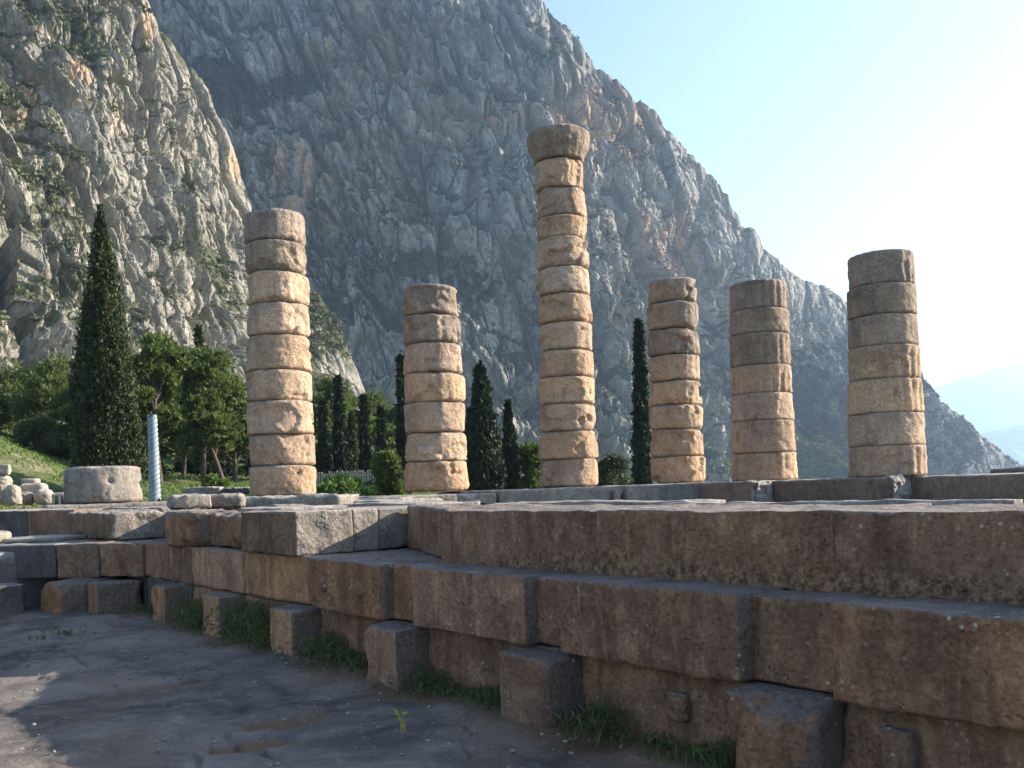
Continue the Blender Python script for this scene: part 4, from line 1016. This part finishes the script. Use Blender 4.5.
for i, px in enumerate((53.5, 59.5)):
    p = at(px, 506, 33); V, F = rblock([p[:2] + [-.035, -.035], p[:2] + [.035, -.035], p[:2] + [.035, .035], p[:2] + [-.035, .035]], p[2], p[2] + .42, .03, .012, .003, 560 + i, 0)
    tag(put('marker_post', V, F, M_PALE), 'small white post ' + ('left' if i == 0 else 'right') + ' of a pair beside the fallen drum', 'post', 'small white posts')

# ------------------------------------------------------------------ weeds, grass and pebbles
def weeds():
    lr = np.random.default_rng(77); cs_, ds, ls, ws = [], [], [], []
    # (t, half length, height, count)
    for t, hl, hh, cnt in ((-5.0, .30, .20, 300), (-4.55, .5, .34, 1300), (-3.1, .55, .42, 1700), (-2.6, .3, .3, 600), (-1.45, .32, .26, 800), (-1.0, .4, .14, 500), (.25, .3, .14, 500), (.85, .35, .07, 300), (1.05, .3, .13, 350), (2.1, .22, .20, 520), (2.6, .4, .07, 380), (3.0, .22, .13, 380), (3.95, .25, .1, 250), (-6.6, .4, .1, 250), (-2.35, .2, .25, 300)):
        n = int(cnt * .6); tt = t + hl * lr.normal(size=n) * .55; mm = -.03 - .22 * np.abs(lr.normal(size=n)) * (.5 + hh)
        hgt = hh * lr.random(n) ** .8 * np.exp(-((tt - t) / hl) ** 2 * .7)
        X = WO[0] + tt * WW[0] + mm * WN[0]; Y = WO[1] + tt * WW[1] + mm * WN[1]
        cs_.append(np.stack([X, Y, hgt + .01], 1)); d = lr.normal(size=(n, 3)); d[:, 2] = np.abs(d[:, 2]) + .4; ds.append(d)
        k = .5 + lr.random(n); gb = lr.random(n) < .5; d[gb, 2] += .9
        ls.append((.045 * k + .03 * hh) * np.where(gb, 2.1, 1)); ws.append((.015 + .014 * lr.random(n)) * np.where(gb, .45, 1))
    # grass in the cracks
    for px, py, r, cnt in ((66, 636, .09, 60), (48, 633, .06, 25), (40, 642, .05, 20), (440, 690, .2, 200)):
        w = at(px, py, 1); k = -EYE / (w[2] - EYE)
        n = cnt; X = w[0] * k + r * lr.normal(size=n); Y = w[1] * k + r * lr.normal(size=n)
        cs_.append(np.stack([X, Y, .015 + .05 * lr.random(n)], 1)); d = lr.normal(size=(n, 3)); d[:, 2] = np.abs(d[:, 2]) + .8; ds.append(d)
        ls.append(.05 + .04 * lr.random(n)); ws.append(.01 + .006 * lr.random(n))
    V, F = leafquads(np.concatenate(cs_), np.concatenate(ds), np.concatenate(ls), np.concatenate(ws), lr)
    kind(link('weeds', mesh_np('weeds', V, F, False), M_WEED), 'stuff', 'green weeds growing along the foot of the wall')
weeds()
def bank_grass():
    lr = np.random.default_rng(78); n = 120000
    X = -60 + 66 * lr.random(n); Y = 36 + 64 * lr.random(n) ** 1.3
    k = (fbm(np.stack([X, Y, 0 * X], 1) * .5, 61, 3) > -.15); X, Y = X[k], Y[k]; n = len(X)
    hh = .1 + .16 * lr.random(n)
    c = np.stack([X, Y, hfun(X, Y) + hh * .4], 1); d = lr.normal(size=(n, 3)) * .5; d[:, 2] = 1
    V, F = leafquads(c, d, hh, .06 + .05 * lr.random(n), lr)
    kind(link('grass', mesh_np('grass', V, F, False), M_GRASS), 'stuff', 'green grass on the bank behind the ruin')
bank_grass()
def pebbles():
    lr = np.random.default_rng(79); parts = []
    ico = [(0, 0, 1), (.89, 0, .45), (.28, .85, .45), (-.72, .53, .45), (-.72, -.53, .45), (.28, -.85, .45), (.72, .53, -.45), (-.28, .85, -.45), (-.89, 0, -.45), (-.28, -.85, -.45), (.72, -.53, -.45), (0, 0, -1)]
    Fi = np.array([(0, 1, 2), (0, 2, 3), (0, 3, 4), (0, 4, 5), (0, 5, 1), (1, 6, 2), (2, 7, 3), (3, 8, 4), (4, 9, 5), (5, 10, 1), (6, 7, 2), (7, 8, 3), (8, 9, 4), (9, 10, 5), (10, 6, 1), (11, 7, 6), (11, 8, 7), (11, 9, 8), (11, 10, 9), (11, 6, 10)])
    Vi = np.array(ico)
    for _ in range(1500):
        t = -8 + 11 * lr.random(); m = -.1 - 4.2 * lr.random() ** 1.3; p = tm(t, m); s = .004 + .018 * lr.random() ** 4
        parts.append((Vi * s * (.7 + .6 * lr.random((12, 1))) * [1, 1, .6] + [p[0], p[1], s * .3], Fi))
    for px, py, s in ((348, 716, .026), (475, 733, .02), (430, 708, .02), (426, 734, .016)):
        w = at(px, py, 1); k = -EYE / (w[2] - EYE)
        parts.append((Vi * s * (.7 + .6 * lr.random((12, 1))) * [1, 1, .7] + [w[0] * k, w[1] * k, s * .4], Fi))
    kind(link('pebbles', mesh_np('pebbles', *join_vf(parts)), M_PALE), 'stuff', 'small pale pebbles strewn over the paving')
pebbles()
def sprig():
    w = at(402, 735, 1); k = -EYE / (w[2] - EYE); b = np.array([w[0] * k, w[1] * k, 0.0])
    e = empty('sprig', b); tag(e, 'thin yellow sprig growing alone out of the grey paving', 'plant')
    pts = [b, b + [-.004, 0, .06], b + [-.014, .01, .12], b + [-.035, .01, .165]]
    put('stem', *tube(pts, [.004, .004, .003, .002], 6), M_YEL, base=b, parent=e)
    lr = np.random.default_rng(5)
    c = np.array([[.0, 0, .05], [.016, 0, .075], [-.012, 0, .10], [.004, 0, .115], [.02, .0, .135], [-.04, 0, .13], [-.05, 0, .165], [-.035, 0, .15], [.012, 0, .05]])
    d = np.array([[.3, 0, 1], [.5, 0, -1], [-.5, 0, 1], [.6, 0, .6], [1, 0, .1], [-1, 0, .2], [-1, 0, .5], [-.7, 0, 1], [.3, 0, -1]])
    V, F = leafquads(c + b, d, np.full(9, .055), np.full(9, .02), lr)
    put('leaf', V, F, M_YEL, base=b, parent=e, smooth=False)
sprig()

# ------------------------------------------------------------------ haze, light, camera
HAZE_D = 0.00016
ROLLSIGN = -1
HB = (-8200, -8200, -90, 8200, 8200, 1060)
def haze():
    x0, y0, z0, x1, y1, z1 = HB
    V = np.array([(x, y, z) for z in (z0, z1) for y in (y0, y1) for x in (x0, x1)], float)
    F = np.array([(0, 2, 3, 1), (4, 5, 7, 6), (0, 1, 5, 4), (2, 6, 7, 3), (0, 4, 6, 2), (1, 3, 7, 5)])
    m = bpy.data.materials.new('haze_air'); m.use_nodes = True; nt = m.node_tree
    nt.nodes.remove(nt.nodes['Principled BSDF'])
    v = nt.nodes.new('ShaderNodeVolumePrincipled'); v.inputs['Color'].default_value = (0.52, 0.72, 1.0, 1)
    v.inputs['Density'].default_value = HAZE_D; v.inputs['Anisotropy'].default_value = 0.45
    nt.links.new(v.outputs[0], nt.nodes['Material Output'].inputs['Volume'])
    kind(link('haze', mesh_np('haze', V, F, False), m), 'stuff', 'pale blue haze in the valley air')

haze()

SUN_AZ, SUN_EL = math.radians(74), math.radians(22.7)
w = bpy.data.worlds.new('World'); scene.world = w; w.use_nodes = True
nt = w.node_tree; bg = nt.nodes['Background']
sky = nt.nodes.new('ShaderNodeTexSky'); sky.sky_type = 'NISHITA'; sky.sun_disc = False
sky.sun_elevation = SUN_EL; sky.sun_rotation = SUN_AZ; sky.air_density = 1.0; sky.dust_density = 0.5; sky.ozone_density = 1.2
nt.links.new(sky.outputs[0], bg.inputs[0]); bg.inputs[1].default_value = 0.085
L = bpy.data.lights.new('sun', 'SUN'); L.energy = 5.0; L.angle = math.radians(0.5); L.color = (1.0, 0.90, 0.76)
so = bpy.data.objects.new('sun', L); COL.objects.link(so)
sd = Vector((math.sin(SUN_AZ) * math.cos(SUN_EL), math.cos(SUN_AZ) * math.cos(SUN_EL), math.sin(SUN_EL)))
so.rotation_euler = sd.to_track_quat('Z', 'Y').to_euler()

cam = bpy.data.cameras.new('camera'); co = bpy.data.objects.new('camera', cam); COL.objects.link(co)
cam.sensor_width = 36; cam.lens = 36 * FPX / 1024; cam.clip_start = 0.05; cam.clip_end = 30000
cam.shift_y = (488.2 - 384) / 1024
co.location = (0, 0, EYE)
co.matrix_world = Matrix.Translation((0, 0, EYE)) @ Matrix.Rotation(PI / 2, 4, 'X') @ Matrix.Rotation(ROLLSIGN * ROLL, 4, 'Z')
scene.camera = co
scene.view_settings.view_transform = 'Standard'; scene.view_settings.look = 'None'
scene.view_settings.gamma = 1.0; scene.view_settings.use_curve_mapping = False
scene.view_settings.exposure = 1.7
scene.render.engine = 'CYCLES'
cy = scene.cycles
cy.use_denoising = True; cy.max_bounces = 6; cy.diffuse_bounces = 3; cy.volume_bounces = 1; cy.transmission_bounces = 3
